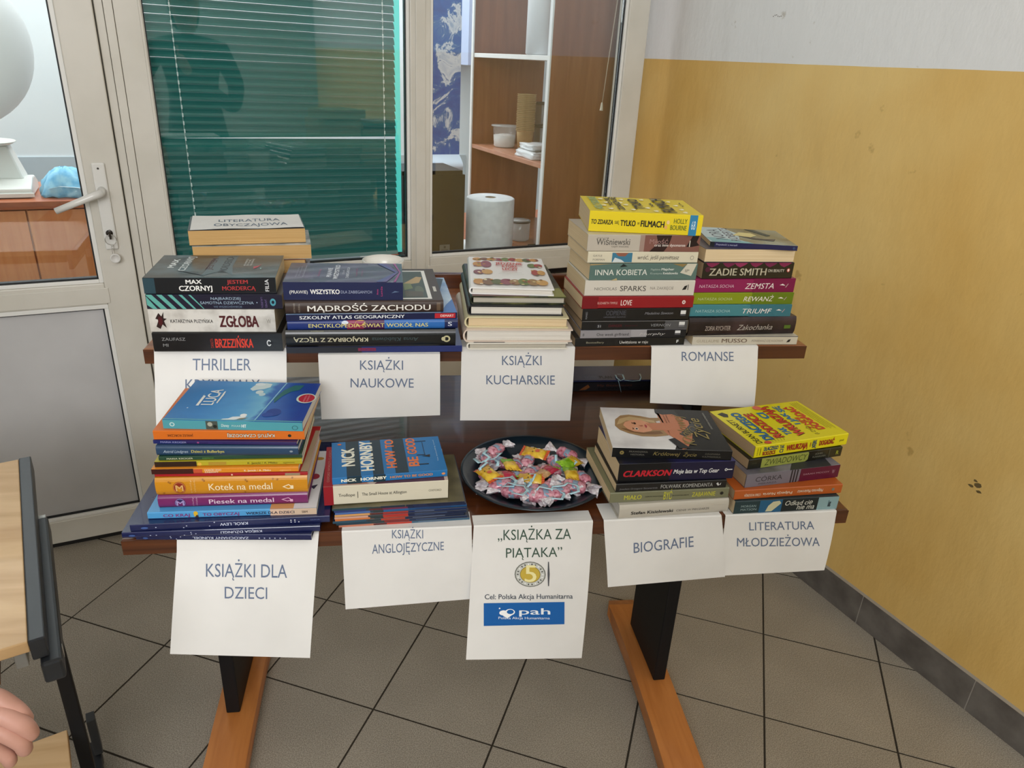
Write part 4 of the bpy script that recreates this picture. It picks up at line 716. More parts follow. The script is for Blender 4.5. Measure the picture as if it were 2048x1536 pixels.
book('kid_kotek', 'hc', 'c98712', 'white', "mustard yellow children's book reading Kotek na medal in the lower left pile", [('e', .155, .45, .042, .36, '8a2a1c'), ('o', .155, .45, .04, .34, .88, 'c07838'), t('M', .13, .25, .18, .62, 'd8a868', bold=1), t('Holly', .225, .15, .235, .9, 'd8b070', rot=90), t('Webb', .25, .15, .26, .9, 'd8b070', rot=90), t('Kotek na medal', .345, .28, .765, .68, 'f0dcb4', bold=.5), ('p', [(.83, .42), (.875, .58), (.90, .36), (.87, .26)], 'f0dcb4'), ('p', [(.845, .42), (.875, .52), (.888, .38), (.87, .31)], 'c98712'), ('r', .885, .28, .905, .5, 'f0dcb4')] + [('e', u, v, .006, .05, '9a6210') for u, v in ((.09, .8), (.10, .75), (.31, .9), (.32, .84), (.59, .85), (.60, .78), (.05, .15), (.77, .88), (.80, .85), (.58, .12), (.9, .92))], over=.002)
book('kid_red', 'pb', 'a3141e', 'white', "thin red children's book lying directly on the mustard book", [('e', .5, .5, .006, .3, 'e8b8a0'), ('r', .85, .1, .95, .9, '9a8468')], [('p', [(.95, .02), (1, .02), (1, .9), (.97, .9)], 'a08a70')])
book('kid_orange', 'pb', 'd9861e', 'white', 'thin orange comic album with dark left end of spine, lower left pile', [('r', 0, 0, .28, 1, '3c140e'), ('r', .28, .15, .34, .9, 'c05030'), t('OGRÓD ZOO', .355, .5, .47, .85, 'f0dcc0', bold=1), t('ZABAWY', .355, .12, .45, .42, 'f0dcc0', bold=1), t('K. Janicki / A. Mleko', .625, .32, .81, .66, 'f6e8d0', bold=.6), t('egmont', .87, .3, .95, .55, 'f0c080')])
book('kid_yellow', 'pb', 'b0a423', 'white', 'thin olive-yellow comic album with dark left end of spine, lower left pile', [('r', 0, 0, .28, 1, '2c1a0e'), ('e', .30, .45, .014, .34, 'd8b040'), ('r', .36, .2, .48, .8, 'a88a30'), t('K. Janicki / A. Mleko', .625, .30, .83, .64, '3a3010', bold=.6), t('egmont', .87, .3, .95, .55, '6a601c')])
book('kid_green', 'pb', '20432f', 'white', "thin dark green children's book in the lower left pile", [t('MARIA KRÜGER', .055, .28, .235, .66, 'c8c8a8', bold=1), t('KAROLCIA', .30, .3, .38, .62, '6a9a3a', bold=1)])
book('kid_bull', 'hc', '24405e', 'white', "slate blue children's book with yellow title in the lower left pile", [t('Astrid Lindgren', .05, .34, .22, .62, 'b0c0d0', it=.3), t('Dzieci z Bullerbyn', .245, .36, .475, .64, 'c8bc60', bold=1), ('e', .95, .5, .012, .1, '8a94a0')], over=.002)
book('kid_krug', 'pb', '2a1f58', 'white', "thin violet-blue children's book in the lower left pile", [('r', 0, 0, .2, 1, '1c2460'), t('MARIA KRÜGER', .05, .25, .23, .75, '8e90b8', bold=1), ('e', .31, .5, .008, .25, 'a04a80'), t('Złota korona', .38, .28, .48, .7, '4a3a80')])
book('kid_kajtus', 'pb', 'd26a1a', 'cream', "orange children's book with upside-down black and white title, just under the sky-blue book", [t('KAJTUŚ CZARODZIEJ', .485, .28, .80, .68, '1d140e', rot=180, bold=3), t('KAJTUŚ CZARODZIEJ', .486, .31, .799, .65, 'e8e0d0', rot=180, bold=.6), t('JANUSZ KORCZAK', .09, .36, .26, .62, '5a2c10', rot=180, bold=.8), ('e', .90, .48, .012, .16, '2a2a20')])
ml = bpy.data.materials.new('sky_and_sea_cover'); ml.use_nodes = True; N, L, b = nodes(ml)
tc = N.new('ShaderNodeTexCoord'); mp = N.new('ShaderNodeMapping'); mp.inputs['Scale'].default_value = (1, 1.6, 1); nz = N.new('ShaderNodeTexNoise'); nz.inputs['Scale'].default_value = 24; nz.inputs['Detail'].default_value = 5; nz.inputs['Distortion'].default_value = .8
sp = N.new('ShaderNodeSeparateXYZ'); L.new(tc.outputs['Object'], sp.inputs[0]); L.new(tc.outputs['Object'], mp.inputs[0]); L.new(mp.outputs[0], nz.inputs[0])
ad = N.new('ShaderNodeMath'); ad.operation = 'MULTIPLY_ADD'; ad.inputs[1].default_value = .035; L.new(nz.outputs[0], ad.inputs[0]); L.new(sp.outputs[0], ad.inputs[2])
cr = N.new('ShaderNodeValToRGB'); cr.color_ramp.interpolation = 'LINEAR'
for i, (p, c) in enumerate(((.0, '2a6ea8'), (.06, '2f7fc0'), (.115, '4a9cd2'), (.142, '6fb6d6'), (.152, '2c68b4'), (.2, '1d3f94'))):
    e = cr.color_ramp.elements[i] if i < 2 else cr.color_ramp.elements.new(p * 4.2)
    e.position = p * 4.2; e.color = lin(c)
sc_ = N.new('ShaderNodeMath'); sc_.operation = 'MULTIPLY'; sc_.inputs[1].default_value = 4.2; L.new(ad.outputs[0], sc_.inputs[0]); L.new(sc_.outputs[0], cr.inputs[0]); L.new(cr.outputs[0], b.inputs['Base Color']); b.inputs['Roughness'].default_value = .3
cl = [('p', [(.40, .02), (.42, .05), (.455, .06), (.48, .10), (.53, .11), (.57, .14), (.575, .10), (.55, .06), (.50, .03)], 'e6ecec'), ('e', .55, .14, .025, .035, 'f0f4f2'), ('p', [(.47, .80), (.50, .75), (.53, .78), (.575, .80), (.62, .86), (.62, .95), (.57, .97), (.50, .95)], 'cfe0e0'), ('e', .56, .72, .03, .05, 'cfe0e0'), ('e', .59, .66, .025, .04, 'c0d8dc'), ('e', .53, .93, .04, .04, 'e0eaea')]
cl += [('p', [(.645, .0), (.655, .0), (.735, .99), (.725, .99)], '8cc4dc'), ('p', [(.72, .45), (.75, .62), (.80, .75), (.86, .80), (.88, .93), (.80, .92), (.74, .78), (.70, .55)], '2a6a6c'), ('e', .755, .22, .055, .09, '23418c'), ('e', .72, .16, .04, .05, '2a4a98'),
 t('LUCA', .185, .36, .275, .76, 'ecebe4', rot=90, bold=1), ('p', [(.29, .42), (.30, .40), (.305, .62), (.30, .72), (.29, .70)], 'ecebe4'), ('p', [(.155, .34), (.175, .34), (.175, .58), (.155, .60)], 'ecebe4') , t('Wielka', .15, .48, .158, .64, '9fc0d8', rot=90), ('e', .11, .28, .006, .008, 'dfe8ee'),
 ('e', .945, .58, .075, .125, 'c9d8cc'), ('e', .948, .58, .062, .105, 'b52438'), t('KSIĄŻKA', .93, .50, .942, .66, 'e09aa0', rot=90), t('FILMOWA', .955, .50, .967, .66, 'e09aa0', rot=90), ('p', [(.52, .03), (.56, .035), (.60, .08), (.54, .06)], '8a8a70'), ('r', 0, 0, 1, .02, '5fa8b4')]
book('kid_luca', 'pb', ml, 'white', "children's book with sky-blue sea and clouds cover, top of the pile at lower left", [('r', 0, 0, 1, 1, '4e99a4'), ('o', .065, .5, .018, .24, .6, 'c0d8d4'), ('r', .305, .02, .39, .98, '48504a'), ('e', .335, .6, .018, .25, 'a8a898'), ('e', .37, .35, .014, .2, '20241f'), t('Disney', .415, .34, .47, .66, 'd4e4e0', it=.2, bold=.5), t('PIXAR', .49, .36, .555, .58, 'b8d0cc'), t('HIT', .56, .3, .595, .66, 'e4ecea', bold=1.5), ('o', .945, .4, .022, .25, .8, '2a5a60')], cl)
# --- English books
band = ['c86a3c', 'b5482e', '8a3226', '2b3c6c', '1c2740', '243a5c', '20506c', '3a2a2c']
x, y, z, yaw, L_, W2, T2 = FIT['eng_mags']; nm = 9; th_ = .0039; z0 = z
M_ol = noise_mat('olive_magazine_cover', '4a4530', '6b6448', (1, 1, 1), rough=.3, nscale=20)
zt_mag = FIT['eng_troll'][2]; th_ = (zt_mag - z - .0006) / nm
lab_m = ['lowest slim magazine in the stack under the English novels, orange and grey spine', 'second slim magazine from the bottom under the English novels, teal spine', 'third slim magazine from the bottom under the English novels, red patch in mid spine', 'fourth slim magazine from the bottom under the English novels, orange left end', 'fifth slim magazine of nine in the stack under the English novels', 'fourth slim magazine from the top of the stack under the English novels, peach left end', 'third slim magazine from the top under the English novels, bright blue spine', 'second slim magazine from the top under the English novels, navy spine', 'topmost slim magazine with olive cover under the white English novel']
cs = [('b5735a', 'b03a2e', '3a5a70'), ('1f3a48', '7a2a28', '1c2c4a'), ('2a4a5c', 'a83a28', '1a2440'), ('c8743e', 'b0402c', '1c2a50'), ('c89a86', 'a8302c', '16203c'), ('d09a60', '9a3230', '1a2a52'), ('4a68a0', '2a5a8c', '1e4a78'), ('2a3a70', '6a2c48', '1a2444'), ('23414a', '1c2a3c', '1a2038')]
for i in range(nm):
    a, b_, c = cs[i]; sh_ = random.uniform(-.003, .003)
    book('', 'pb', M_ol if i == nm - 1 else '2a3040', 'white', lab_m[i], [('r', 0, 0, .26 + random.uniform(-.04, .04), 1, a), ('r', .26, .1, .38, .9, random.choice(['5a2a26', '303a3c', '8a8468'])), ('r', .36, 0, .55 + sh_ * 4, 1, b_), ('r', .55, 0, 1, 1, c), ('r', .6, .3, random.uniform(.7, .9), .6, random.choice(['4a5a78', '6a7488', '23305a']))], group='magazines under the English novels', fr=(x + sh_ + .004 * (i == 0), y + random.uniform(-.001, .002), z + i * th_, yaw + random.uniform(-.6, .6), L_, W2, th_ - .0003), cat='magazine', name='magazine')
book('eng_troll', 'pb', 'd4cdb8', 'white', 'thick white-spined paperback with red end band, under the blue striped novel', [('r', 0, 0, .075, 1, '8e1420'), t('Trollope', .115, .42, .245, .58, '4a463c', bold=.6), t('|', .265, .4, .27, .6, '4a463c'), t('The Small House at Allington', .30, .42, .66, .58, '4a463c', bold=.5), t('OXFORD', .84, .44, .945, .55, '77725f')],
 [('r', 0, 0, .075, 1, '9a1826'), ('r', .075, 0, 1, .25, 'c8b0a0'), ('p', [(.4, 0), (.5, .2), (.8, .22), (.97, .1), (.97, 0)], '5a3a44'), ('p', [(.12, .03), (.2, .12), (.3, .1), (.36, .02)], 'b06a48'), t("OXFORD WORLD'S CLASSICS", .025, .1, .045, .9, 'c08a80', rot=90), ('r', .97, .8, 1, 1, '5a3a44')])
hb = [('r', 0, 0, 1, 1, '1f70ac')] + [('r', a, 0, b_, 1, '1c3440') for a, b_ in ((.125, .245), (.35, .445), (.545, .66))] + [t('NICK', .085, .28, .20, .80, 'ecead8', rot=90, bold=2), t('HORNBY', .25, .12, .365, .98, 'ecead8', rot=90, bold=2), t('HOW', .475, .15, .565, .66, 'e0763a', rot=90, bold=2), t('TO', .485, .72, .565, .98, 'e0763a', rot=90, bold=2), t('BE', .67, .15, .765, .42, 'e0763a', rot=90, bold=2), t('GOOD', .68, .50, .765, .98, 'e0763a', rot=90, bold=2),
 ('r', .76, .18, .85, .205, '14181c'), ('r', .765, .86, .87, .88, '14181c'), ('r', .76, .45, .84, .47, '14181c'), ('p', [(.80, .42), (.88, .46), (.875, .38), (.84, .4)], '14181c'), ('r', .83, .47, .835, .84, '14181c'), t('The bestselling novel', .935, .25, .945, .88, 'b8d0e0', rot=90), ('e', .07, .92, .018, .025, 'd8703a')]
book('eng_hornby', 'pb', '1f70ac', 'white', 'blue and dark striped paperback with orange and white lettering, top of the English pile', [('r', a, 0, b_, 1, '1c3440') for a, b_ in ((.125, .25), (.35, .455))] + [t('NICK', .075, .32, .205, .72, 'ecead8', bold=2), t('HORNBY', .24, .34, .465, .74, 'ecead8', bold=2), t('HOW TO BE GOOD', .495, .36, .87, .68, 'cf8a50', bold=1.6), ('e', .965, .5, .016, .16, 'd8905a')], hb, rough=.4)
# --- biographies
book('bio_kisiel', 'hc', 'bdb7aa', 'white', 'white hardcover with dark red endpapers, bottom of the biography pile', [t('Stefan Kisielewski', .105, .34, .485, .56, '1d1b18', bold=1.2), t('CIENIE W PIECZARZE', .515, .36, .82, .50, '66625a')], top_mat=None)
book('bio_mialo', 'pb', '76765a', 'cream', 'olive grey book with yellow brush lettering, second from bottom of the biography pile', [t('MIAŁO', .115, .28, .26, .72, 'c4bf3a', bold=.6), t('BYĆ', .445, .12, .515, .9, 'c4bf3a', bold=.6), t('ZABAWNIE', .685, .28, .885, .72, 'c4bf3a', bold=.6), t('DOROTA MASŁOWSKA', .29, .44, .44, .54, '2a2a20', bold=.8), t('KOWALSKA', .52, .44, .66, .54, '2a2a20', bold=.8), ('e', .94, .5, .015, .16, '1c1c18')])
book('bio_folwark', 'pb', '0b0b0d', 'cream', 'black book with condensed silver capitals, in the middle of the biography pile', [t('Joachim Grzegorz Sztwiertnia', .03, .28, .37, .48, '77777a', it=.15), t('FOLWARK KOMENDANTA', .40, .26, .875, .72, 'a8a8a4', bold=.6), ('p', [(.905, .6), (.92, .75), (.935, .4), (.925, .3)], 'c8c8c8'), ('p', [(.935, .45), (.95, .7), (.945, .4)], 'c8c8c8')])
mcl = noise_mat('blue_black_cover', '0c0c18', '2c2a68', (1, 1, 1), rough=.3, nscale=9, lo=.45, hi=.7, coat=.3)
book('bio_clark', 'pb', mcl, 'cream', 'thick dark blue book with red surname, second from top of the biography pile', [('r', 0, 0, .45, 1, '0a0a0f'), ('r', .44, 0, 1, 1, '151233'), t('CLARKSON', .035, .28, .445, .62, 'b81c2c', bold=2.2, it=.25), t('Moje lata w Top Gear', .47, .38, .865, .62, 'dcdcdc', bold=1.2, it=.25), ('o', .93, .52, .012, .08, .5, 'dcdcdc'), ('r', .94, .5, .985, .55, 'dcdcdc')])
kt_ = [('p', [(.52, 0), (1, 0), (1, 1), (.50, 1), (.49, .90), (.52, .75), (.6, .5), (.58, .2)], '17171a'), ('p', [(.52, 1), (.50, .92), (.56, .86), (.66, .9), (.70, .8), (.76, .7), (.74, .4), (.70, .2), (.68, .16), (.62, .02), (.58, 0), (.6, .12), (.54, .3), (.48, .4), (.5, .6), (.5, .8)], 'c07a58'),
 ('p', [(.50, .98), (.49, .90), (.55, .85), (.64, .87), (.70, .80), (.68, .98)], '2f3134'), ('p', [(.62, .36), (.66, .30), (.74, .4), (.86, .62), (.80, .7), (.70, .5)], '4a4a4c'),
 ('p', [(.08, .52), (.10, .68), (.16, .79), (.24, .82), (.34, .79), (.42, .75), (.50, .76), (.52, .70), (.46, .66), (.50, .40), (.52, .32), (.40, .28), (.28, .28), (.18, .34), (.11, .42)], 'a08058'),
 ('p', [(.10, .55), (.14, .70), (.24, .77), (.36, .72), (.45, .68), (.45, .62), (.34, .66), (.2, .66), (.14, .58)], 'c0a478'), ('p', [(.12, .46), (.2, .37), (.3, .33), (.40, .33), (.48, .36), (.46, .42), (.3, .38), (.18, .46)], '7d5a3a'),
 ('p', [(.155, .54), (.18, .62), (.25, .68), (.33, .68), (.39, .62), (.42, .55), (.42, .48), (.38, .41), (.31, .37), (.23, .39), (.18, .45)], 'd69a78'), ('p', [(.36, .60), (.56, .64), (.56, .44), (.40, .44)], 'c07a58'),
 ('e', .262, .592, .013, .028, '5a3a2c'), ('e', .262, .592, .008, .014, '1d1614'), ('e', .262, .455, .015, .032, 'e0d0c4'), ('e', .262, .455, .010, .017, '1d1614'), ('p', [(.235, .62), (.24, .57), (.25, .6)], '4a3222'), ('p', [(.23, .49), (.225, .43), (.24, .45)], '4a3222'), ('p', [(.29, .535), (.325, .55), (.33, .525), (.31, .515)], 'a86448'), ('p', [(.35, .58), (.365, .53), (.35, .475), (.342, .53)], 'a83a40'),
 ('p', [(.50, .22), (.53, .12), (.56, .02), (.66, .02), (.60, .16), (.56, .26)], '1d1d20'), t('PRAWDZIWA', .55, .62, .56, .84, '3a2a22', rot=90), t('HISTORIA', .575, .64, .585, .84, '3a2a22', rot=90),
 t('Królowej', .62, .10, .72, .80, '8a7a48', rot=90, it=.3), t('Życie', .76, .25, .86, .75, '9a8a50', rot=90, it=.3), ('o', .66, .22, .035, .08, .86, '8a7a48'), ('o', .76, .48, .03, .07, .86, '8a7a48'), ('o', .70, .40, .025, .06, .84, '8a7a48'), t('DAGMARA KAŹMIERSKA', .925, .50, .94, .92, 'a8a8a0', rot=90)]
mkr = noise_mat('marbled_white_cover', 'c4c0c0', 'e8e6e4', (1, 1, 1), rough=.3, nscale=14, lo=.3, hi=.6, coat=.3)
book('bio_krol', 'pb', mkr, 'cream', 'book with a blonde woman on a white and black cover, top of the biography pile', [('r', 0, 0, 1, 1, '0a0a0c'), ('o', .08, .5, .018, .2, .3, '8a7a48'), t('PRAWDZIWA', .14, .56, .295, .72, '77736a', bold=.4), t('HISTORIA', .155, .26, .27, .42, '77736a', bold=.4), t('Królowej', .34, .32, .555, .70, '8a7a48', it=.35), t('Życie', .59, .32, .70, .68, '8a7a48', it=.35), t('DAGMARA', .775, .56, .90, .70, '6a665c'), t('KAŹMIERSKA', .755, .26, .91, .40, '6a665c')], kt_)
# --- youth pile
book('youth_matson', 'pb', '17343a', 'cream', 'dark teal book with white flower on its spine, bottom of the youth pile', [('r', .235, .02, .45, .98, '1f5a80'), ('p', [(.30, .1), (.32, .55), (.36, .85), (.42, .9), (.44, .7), (.40, .4), (.36, .1)], 'c8c4a0'), ('r', .45, 0, .80, 1, '101c20'), ('r', .80, 0, 1, 1, '86a4a8'), t('MORGAN', .06, .52, .20, .68, '9ab0b0'), t('MATSON', .06, .26, .21, .42, '9ab0b0'), t('Odkąd cię', .475, .50, .74, .86, 'd8d8cc', it=.25, bold=.2), t('nie ma', .60, .14, .77, .44, 'd8d8cc', it=.25, bold=.2), t('jg', .90, .36, .93, .66, '1d2a30', bold=2)])
book('youth_orange', 'pb', 'b4581e', 'brown', 'burnt orange book with upside-down white script, second from bottom of the youth pile', [t('CÓRKI WODZIREJA', .09, .30, .24, .56, 'e8dcc8', rot=180, bold=.4), t('Pulpecja Nutria', .26, .3, .53, .58, 'e8dcc8', rot=180, bold=.4), t('Małgorzata Musierowicz', .58, .32, .82, .64, 'e8dcc8', rot=180, it=.2, bold=.3), ('e', .915, .52, .014, .16, '7a7468')])
mco = noise_mat('grey_violet_cover', '38363c', '8a8690', (1, 1, 1), rough=.3, nscale=12, lo=.3, hi=.65, coat=.2)
book('youth_corka', 'pb', mco, 'brown', 'grey book with maroon right half of spine, in the middle of the youth pile', [('r', 0, 0, .56, 1, '77737e'), ('r', .47, 0, .485, 1, '26242a'), ('r', .50, 0, .515, 1, '26242a'), ('r', .53, 0, .545, 1, '26242a'), ('r', .57, 0, 1, 1, '5a0a30'), t('CÓRKA', .10, .38, .38, .74, '3a363c'), t('PIEKARZA', .14, .14, .33, .26, '45414a'), t('SARAH MCCOY', .605, .48, .89, .60, 'b08a98'), t('W', .92, .36, .95, .66, 'b08a98')], [('p', [(.45, 0), (.9, .0), (.98, .5), (.7, .4)], '2f3034')])
book('youth_zwiad', 'pb', '12160f', 'brown', 'black and lime book reading ZWIADOWCY, second from top of the youth pile', [('r', .13, .02, .63, .98, '9aa24c'), ('p', [(.60, .0), (.66, .4), (.62, 1), (.72, 1), (.72, 0)], '10110e'), t('ZWIADOWCY', .165, .22, .61, .80, '3f4a1c', it=.2), t('JOHN', .70, .58, .78, .74, '8a8a78'), t('FLANAGAN', .68, .28, .82, .44, '8a8a78'), ('r', .855, .0, .862, 1, '55584a'), t('JOHN', .03, .55, .08, .65, '5a5f4a'), t('R', .935, .3, .965, .7, '9aa030', bold=1.5)])
bt = [('p', [(.035, .90), (.10, .93), (.13, .86), (.10, .78), (.06, .80)], '2a2a26'), t('DEAN BURNETT', .045, .06, .105, .72, '1d1c10', rot=90, bold=1.2),
 t('DLACZEGO', .155, .10, .25, .88, '15304c', rot=90, bold=4), t('DLACZEGO', .15, .11, .245, .87, '2a6ea0', rot=90, bold=2), t('RODZICE', .275, .12, .37, .82, '3a1210', rot=90, bold=4), t('RODZICE', .27, .13, .365, .81, 'c8402a', rot=90, bold=2),
 t('TAK', .41, .16, .48, .36, '2a6ea0', rot=90, bold=3), t('CI', .41, .62, .49, .80, '2a6ea0', rot=90, bold=3), t('WKURZAJĄ', .505, .10, .60, .95, '3a1210', rot=90, bold=4), t('WKURZAJĄ', .50, .11, .595, .94, 'c8402a', rot=90, bold=2), t('I JAK', .63, .38, .69, .72, '2a6ea0', rot=90, bold=2.5), t('SIĘ', .655, .74, .72, .92, '2a6ea0', rot=90, bold=2), t('Z NIMI', .71, .22, .76, .55, 'c8402a', rot=90, bold=2), t('DOGADAĆ', .765, .18, .85, .86, 'c8402a', rot=90, bold=3), t('(I ŻYĆ)', .685, .08, .72, .30, '2a2a20', rot=90),
 ('e', .49, .93, .045, .06, 'd8705a'), ('e', .15, .02 + .03, .035, .035, 'c84a34')] + [('r', .88 + .025 * i, .2 - .03 * (i % 2), .884 + .025 * i, .95, '5c5a18') for i in range(4)] + [('p', [(.20 + .03 * i, .04), (.203 + .03 * i, .04), (.21 + .035 * i, .13), (.207 + .035 * i, .13)], '3a3a14') for i in range(5)]
book('youth_burn', 'pb', 'ddd207', 'brown', 'bright yellow book with blue and red block lettering, top of the youth pile', [t('DEAN', .025, .2, .035, .8, '2a2a14', rot=90), ('r', .055, .2, .06, .8, '2a2a14'), t('DLACZEGO', .09, .52, .24, .84, '1a4668', bold=3), t('RODZICE', .085, .14, .22, .46, '8e2a20', bold=3), t('TAK', .255, .54, .305, .82, '1a4668', bold=2), t('CI', .26, .18, .30, .48, '1a4668', bold=2), t('WKURZAJĄ', .33, .26, .56, .74, '9a2418', bold=3), t('I', .585, .3, .592, .7, '8e2a20', bold=1), t('JAK', .605, .52, .655, .84, '1a4668', bold=2), t('SIĘ', .61, .2, .655, .5, '1a4668', bold=2), t('DOGADAĆ', .685, .30, .85, .72, '9a2418', bold=3), t('jmd', .91, .42, .955, .56, '3a3a14')], bt, rough=.4)
# --- reversed pile behind the thrillers
x1, y1, z1, a1, L1, W1, T1 = FIT['back_b2']
zz = HU + .0003; hh = (z1 - zz) / 4
for i, (dx, dL, pg, cv) in enumerate(((.004, -.01, 'tan', '3a2a22'), (-.002, -.004, 'white', '2c3844'), (.003, -.008, 'tan', '6a3328'), (-.001, -.012, 'tan', '7a4028'))):
    book('', 'fore', cv, pg, ['lowest book of the reversed pile behind the thrillers', 'second book from the bottom of the reversed pile behind the thrillers', 'third book from the bottom of the reversed pile behind the thrillers', 'book with brown cover edge just under the two top books of the reversed pile'][i], fr=(x1 + dx, y1 + .002, zz + i * hh, a1 - 2, L1 + dL, W1 - .003, hh - .0003), group='books of the reversed pile')
book('back_b2', 'fore', noise_mat('teal_white_cover', '2c4a48', 'c9c9c4', (1, 1, 1), nscale=18), 'tan', 'second book from the top of the reversed pile, tan page edges forward, behind the thrillers')
bk1 = book('back_b1', 'fore', '1b1c20', 'tan', 'top book of the reversed pile behind the thrillers, carrying a white label sheet')
x1, y1, z1, a1, L1, W1, T1 = FIT['back_b1']
ls = empty('paper_sign', (x1, y1, z1 + T1 + .0003), math.radians(a1)); tag(ls, 'white sheet reading LITERATURA OBYCZAJOWA lying on the reversed pile', 'paper sign')
b = MB(); P = []; nx = 12
for j in range(7):
    for i in range(nx + 1): u, v = i / nx, j / 6; P.append((.004 + u * (L1 - .006), .001 + v * .125, .0003 + .0012 * math.sin(u * 5 + v * 2) ** 2))
b.add(P, [(j * (nx + 1) + i, j * (nx + 1) + i + 1, (j + 1) * (nx + 1) + i + 1, (j + 1) * (nx + 1) + i) for j in range(6) for i in range(nx)], M_paper, True); b.build('sheet', ls)
pm = MB(); sf_ = lambda u, v, lay=0: (.004 + u * (L1 - .006), .001 + v * .125, .0006 + .0012 * math.sin(u * 5 + v * 2) ** 2 + lay)
prints(pm, [t('LITERATURA', .24, .50, .80, .68, '4c5a70', bold=.3), t('OBYCZAJOWA', .20, .18, .86, .36, '4c5a70', bold=.3)], sf_); pm.build('lettering', ls)
# --- two books lying at the back of the lower top
book('', 'pb', '1a1a1e', 'brown', 'dark book with faded orange title lying at the back of the lower tier', [t('My Bezimienni', .33, .56, .66, .80, '5a3426', bold=.5), t('MONSTER', .34, .22, .64, .46, '0c0c0e', bold=2), ('p', [(.16, .15), (.2, .5), (.24, .8), (.26, .5), (.22, .2)], '7a4a26')], group='books at the back of the lower tier', fr=(.765, .5005, HL + .0003, .2, .245, .085, .0215))
book('', 'pb', '2a3050', 'brown', 'flat blue book lying on the dark one at the back of the lower tier', [], [t('NOTES', .22, .12, .34, .3, '5a5f70', bold=.5), t('PLAN', .36, .12, .48, .3, '14161e', bold=1.5)], group='books at the back of the lower tier', fr=(.768, .503, HL + .0225, .1, .240, .083, .004))
rb = empty('ribbon', (.915, .50, HL + .027)); tag(rb, 'curled light blue ribbon lying on the flat blue book under the upper shelf', 'ribbon')
b = MB(); M_rib = mat('b8deea', .35, coat=.3)
b.ribbon([(-.02, .03, .001), (-.022, .01, .002), (-.018, -.004, .001), (-.008, .0, .004), (-.006, .02, .006), (-.015, .03, .003)], .004, M_rib)
b.ribbon([(-.022, -.001, .001), (-.021, -.006, -.004), (-.018, -.0065, -.014), (-.014, -.0065, -.026)], .003, M_rib)
b.ribbon([(-.008, .0, .001), (.01, -.0055, .0005), (.028, -.003, .001), (.036, .012, .002), (.038, .03, .003)], .003, M_rib); b.build('curl', rb)
# ---- skinned figures
def skin(name, chains, m_, parent=None, sub=2, root=0):
    """chains: list of [(pos, radius), ...]; points that coincide are joined"""
    vs = []; rs = []; es = []; idx = {}
    for ch in chains:
        prev = None
        for p, r in ch:
            k = tuple(round(c, 4) for c in p)
            if k not in idx: idx[k] = len(vs); vs.append(p); rs.append(r)
            if prev is not None and prev != idx[k]: es.append((prev, idx[k]))
            prev = idx[k]
    me = bpy.data.meshes.new(name); me.from_pydata(vs, es, []); o = new_obj(name, me, parent, [m_])
    o.modifiers.new('skin', 'SKIN'); me.skin_vertices or me.attributes
    for i, sv in enumerate(me.skin_vertices[0].data): sv.radius = (rs[i], rs[i]) if not isinstance(rs[i], tuple) else rs[i]; sv.use_root = (i == root)
    o.modifiers['skin'].use_smooth_shade = True
    s = o.modifiers.new('sub', 'SUBSURF'); s.levels = sub; s.render_levels = sub
    dg = bpy.context.evaluated_depsgraph_get(); bpy.context.view_layer.update(); dg.update()
    m2 = bpy.data.meshes.new_from_object(o.evaluated_get(dg)); o.modifiers.clear(); o.data = m2
    if not m2.materials: m2.materials.append(m_)
    for p in m2.polygons: p.use_smooth = True
    return o
M_skin = noise_mat('skin', 'b08270', 'c09080', (1, 1, 1), rough=.5, nscale=30)
# ---- hand reaching in at the lower left, over the oak desk
hd = empty('person', (-.024, -.355, .800)); tag(hd, 'person out of frame, only a hand with dark red cuff over the oak desk', 'person')
cr_, cu_, cb_ = Vector(RC[0]), -Vector(RC[1]), -Vector(RC[2])
def hf(x, y, z): return tuple(cr_ * x + cu_ * y + cb_ * z)
# x to the right of the arm, y up, z toward the viewer; palm down, fingers curling over
ch = [[(hf(-.115, -.050, -.01), .028), (hf(-.078, -.032, 0), .0265), (hf(-.045, -.012, .004), .031), (hf(-.018, .002, .004), .029), (hf(.006, .008, 0), .022)]]
arm = skin('hand', ch, M_skin, hd, 2)
fingers = [((.0, .022, .0), (.028, .020, .004), (.044, .002, -.004), (.046, -.014, -.014), .0098), ((.004, .010, .004), (.034, .006, .008), (.052, -.012, -.002), (.052, -.028, -.013), .0102),
  ((.004, -.004, .006), (.032, -.010, .008), (.048, -.028, -.002), (.045, -.043, -.012), .0096), ((-.002, -.018, .004), (.022, -.026, .006), (.034, -.042, -.002), (.031, -.054, -.010), .0083)]
for f_ in fingers:
    r = f_[4]; ch = [[(hf(-.03, f_[0][1] * .6, 0), r * 1.1), (hf(*f_[0]), r * 1.15), (hf(*f_[1]), r * 1.05), (hf(*f_[2]), r * .95), (hf(*f_[3]), r * .8)]]
    fo = skin('finger', ch, M_skin, hd, 2)
th = skin('thumb', [[(hf(-.05, -.03, .006), .014), (hf(-.028, -.045, .010), .0125), (hf(-.006, -.056, .008), .0108), (hf(.014, -.062, .002), .0088)]], M_skin, hd, 2)
sl = skin('sleeve', [[(hf(-.098, -.042, -.004), .037), (hf(-.14, -.066, -.02), .041), (hf(-.22, -.11, -.05), .046), (hf(-.33, -.17, -.09), .052)]], mat('5a1522', .9), hd, 2)
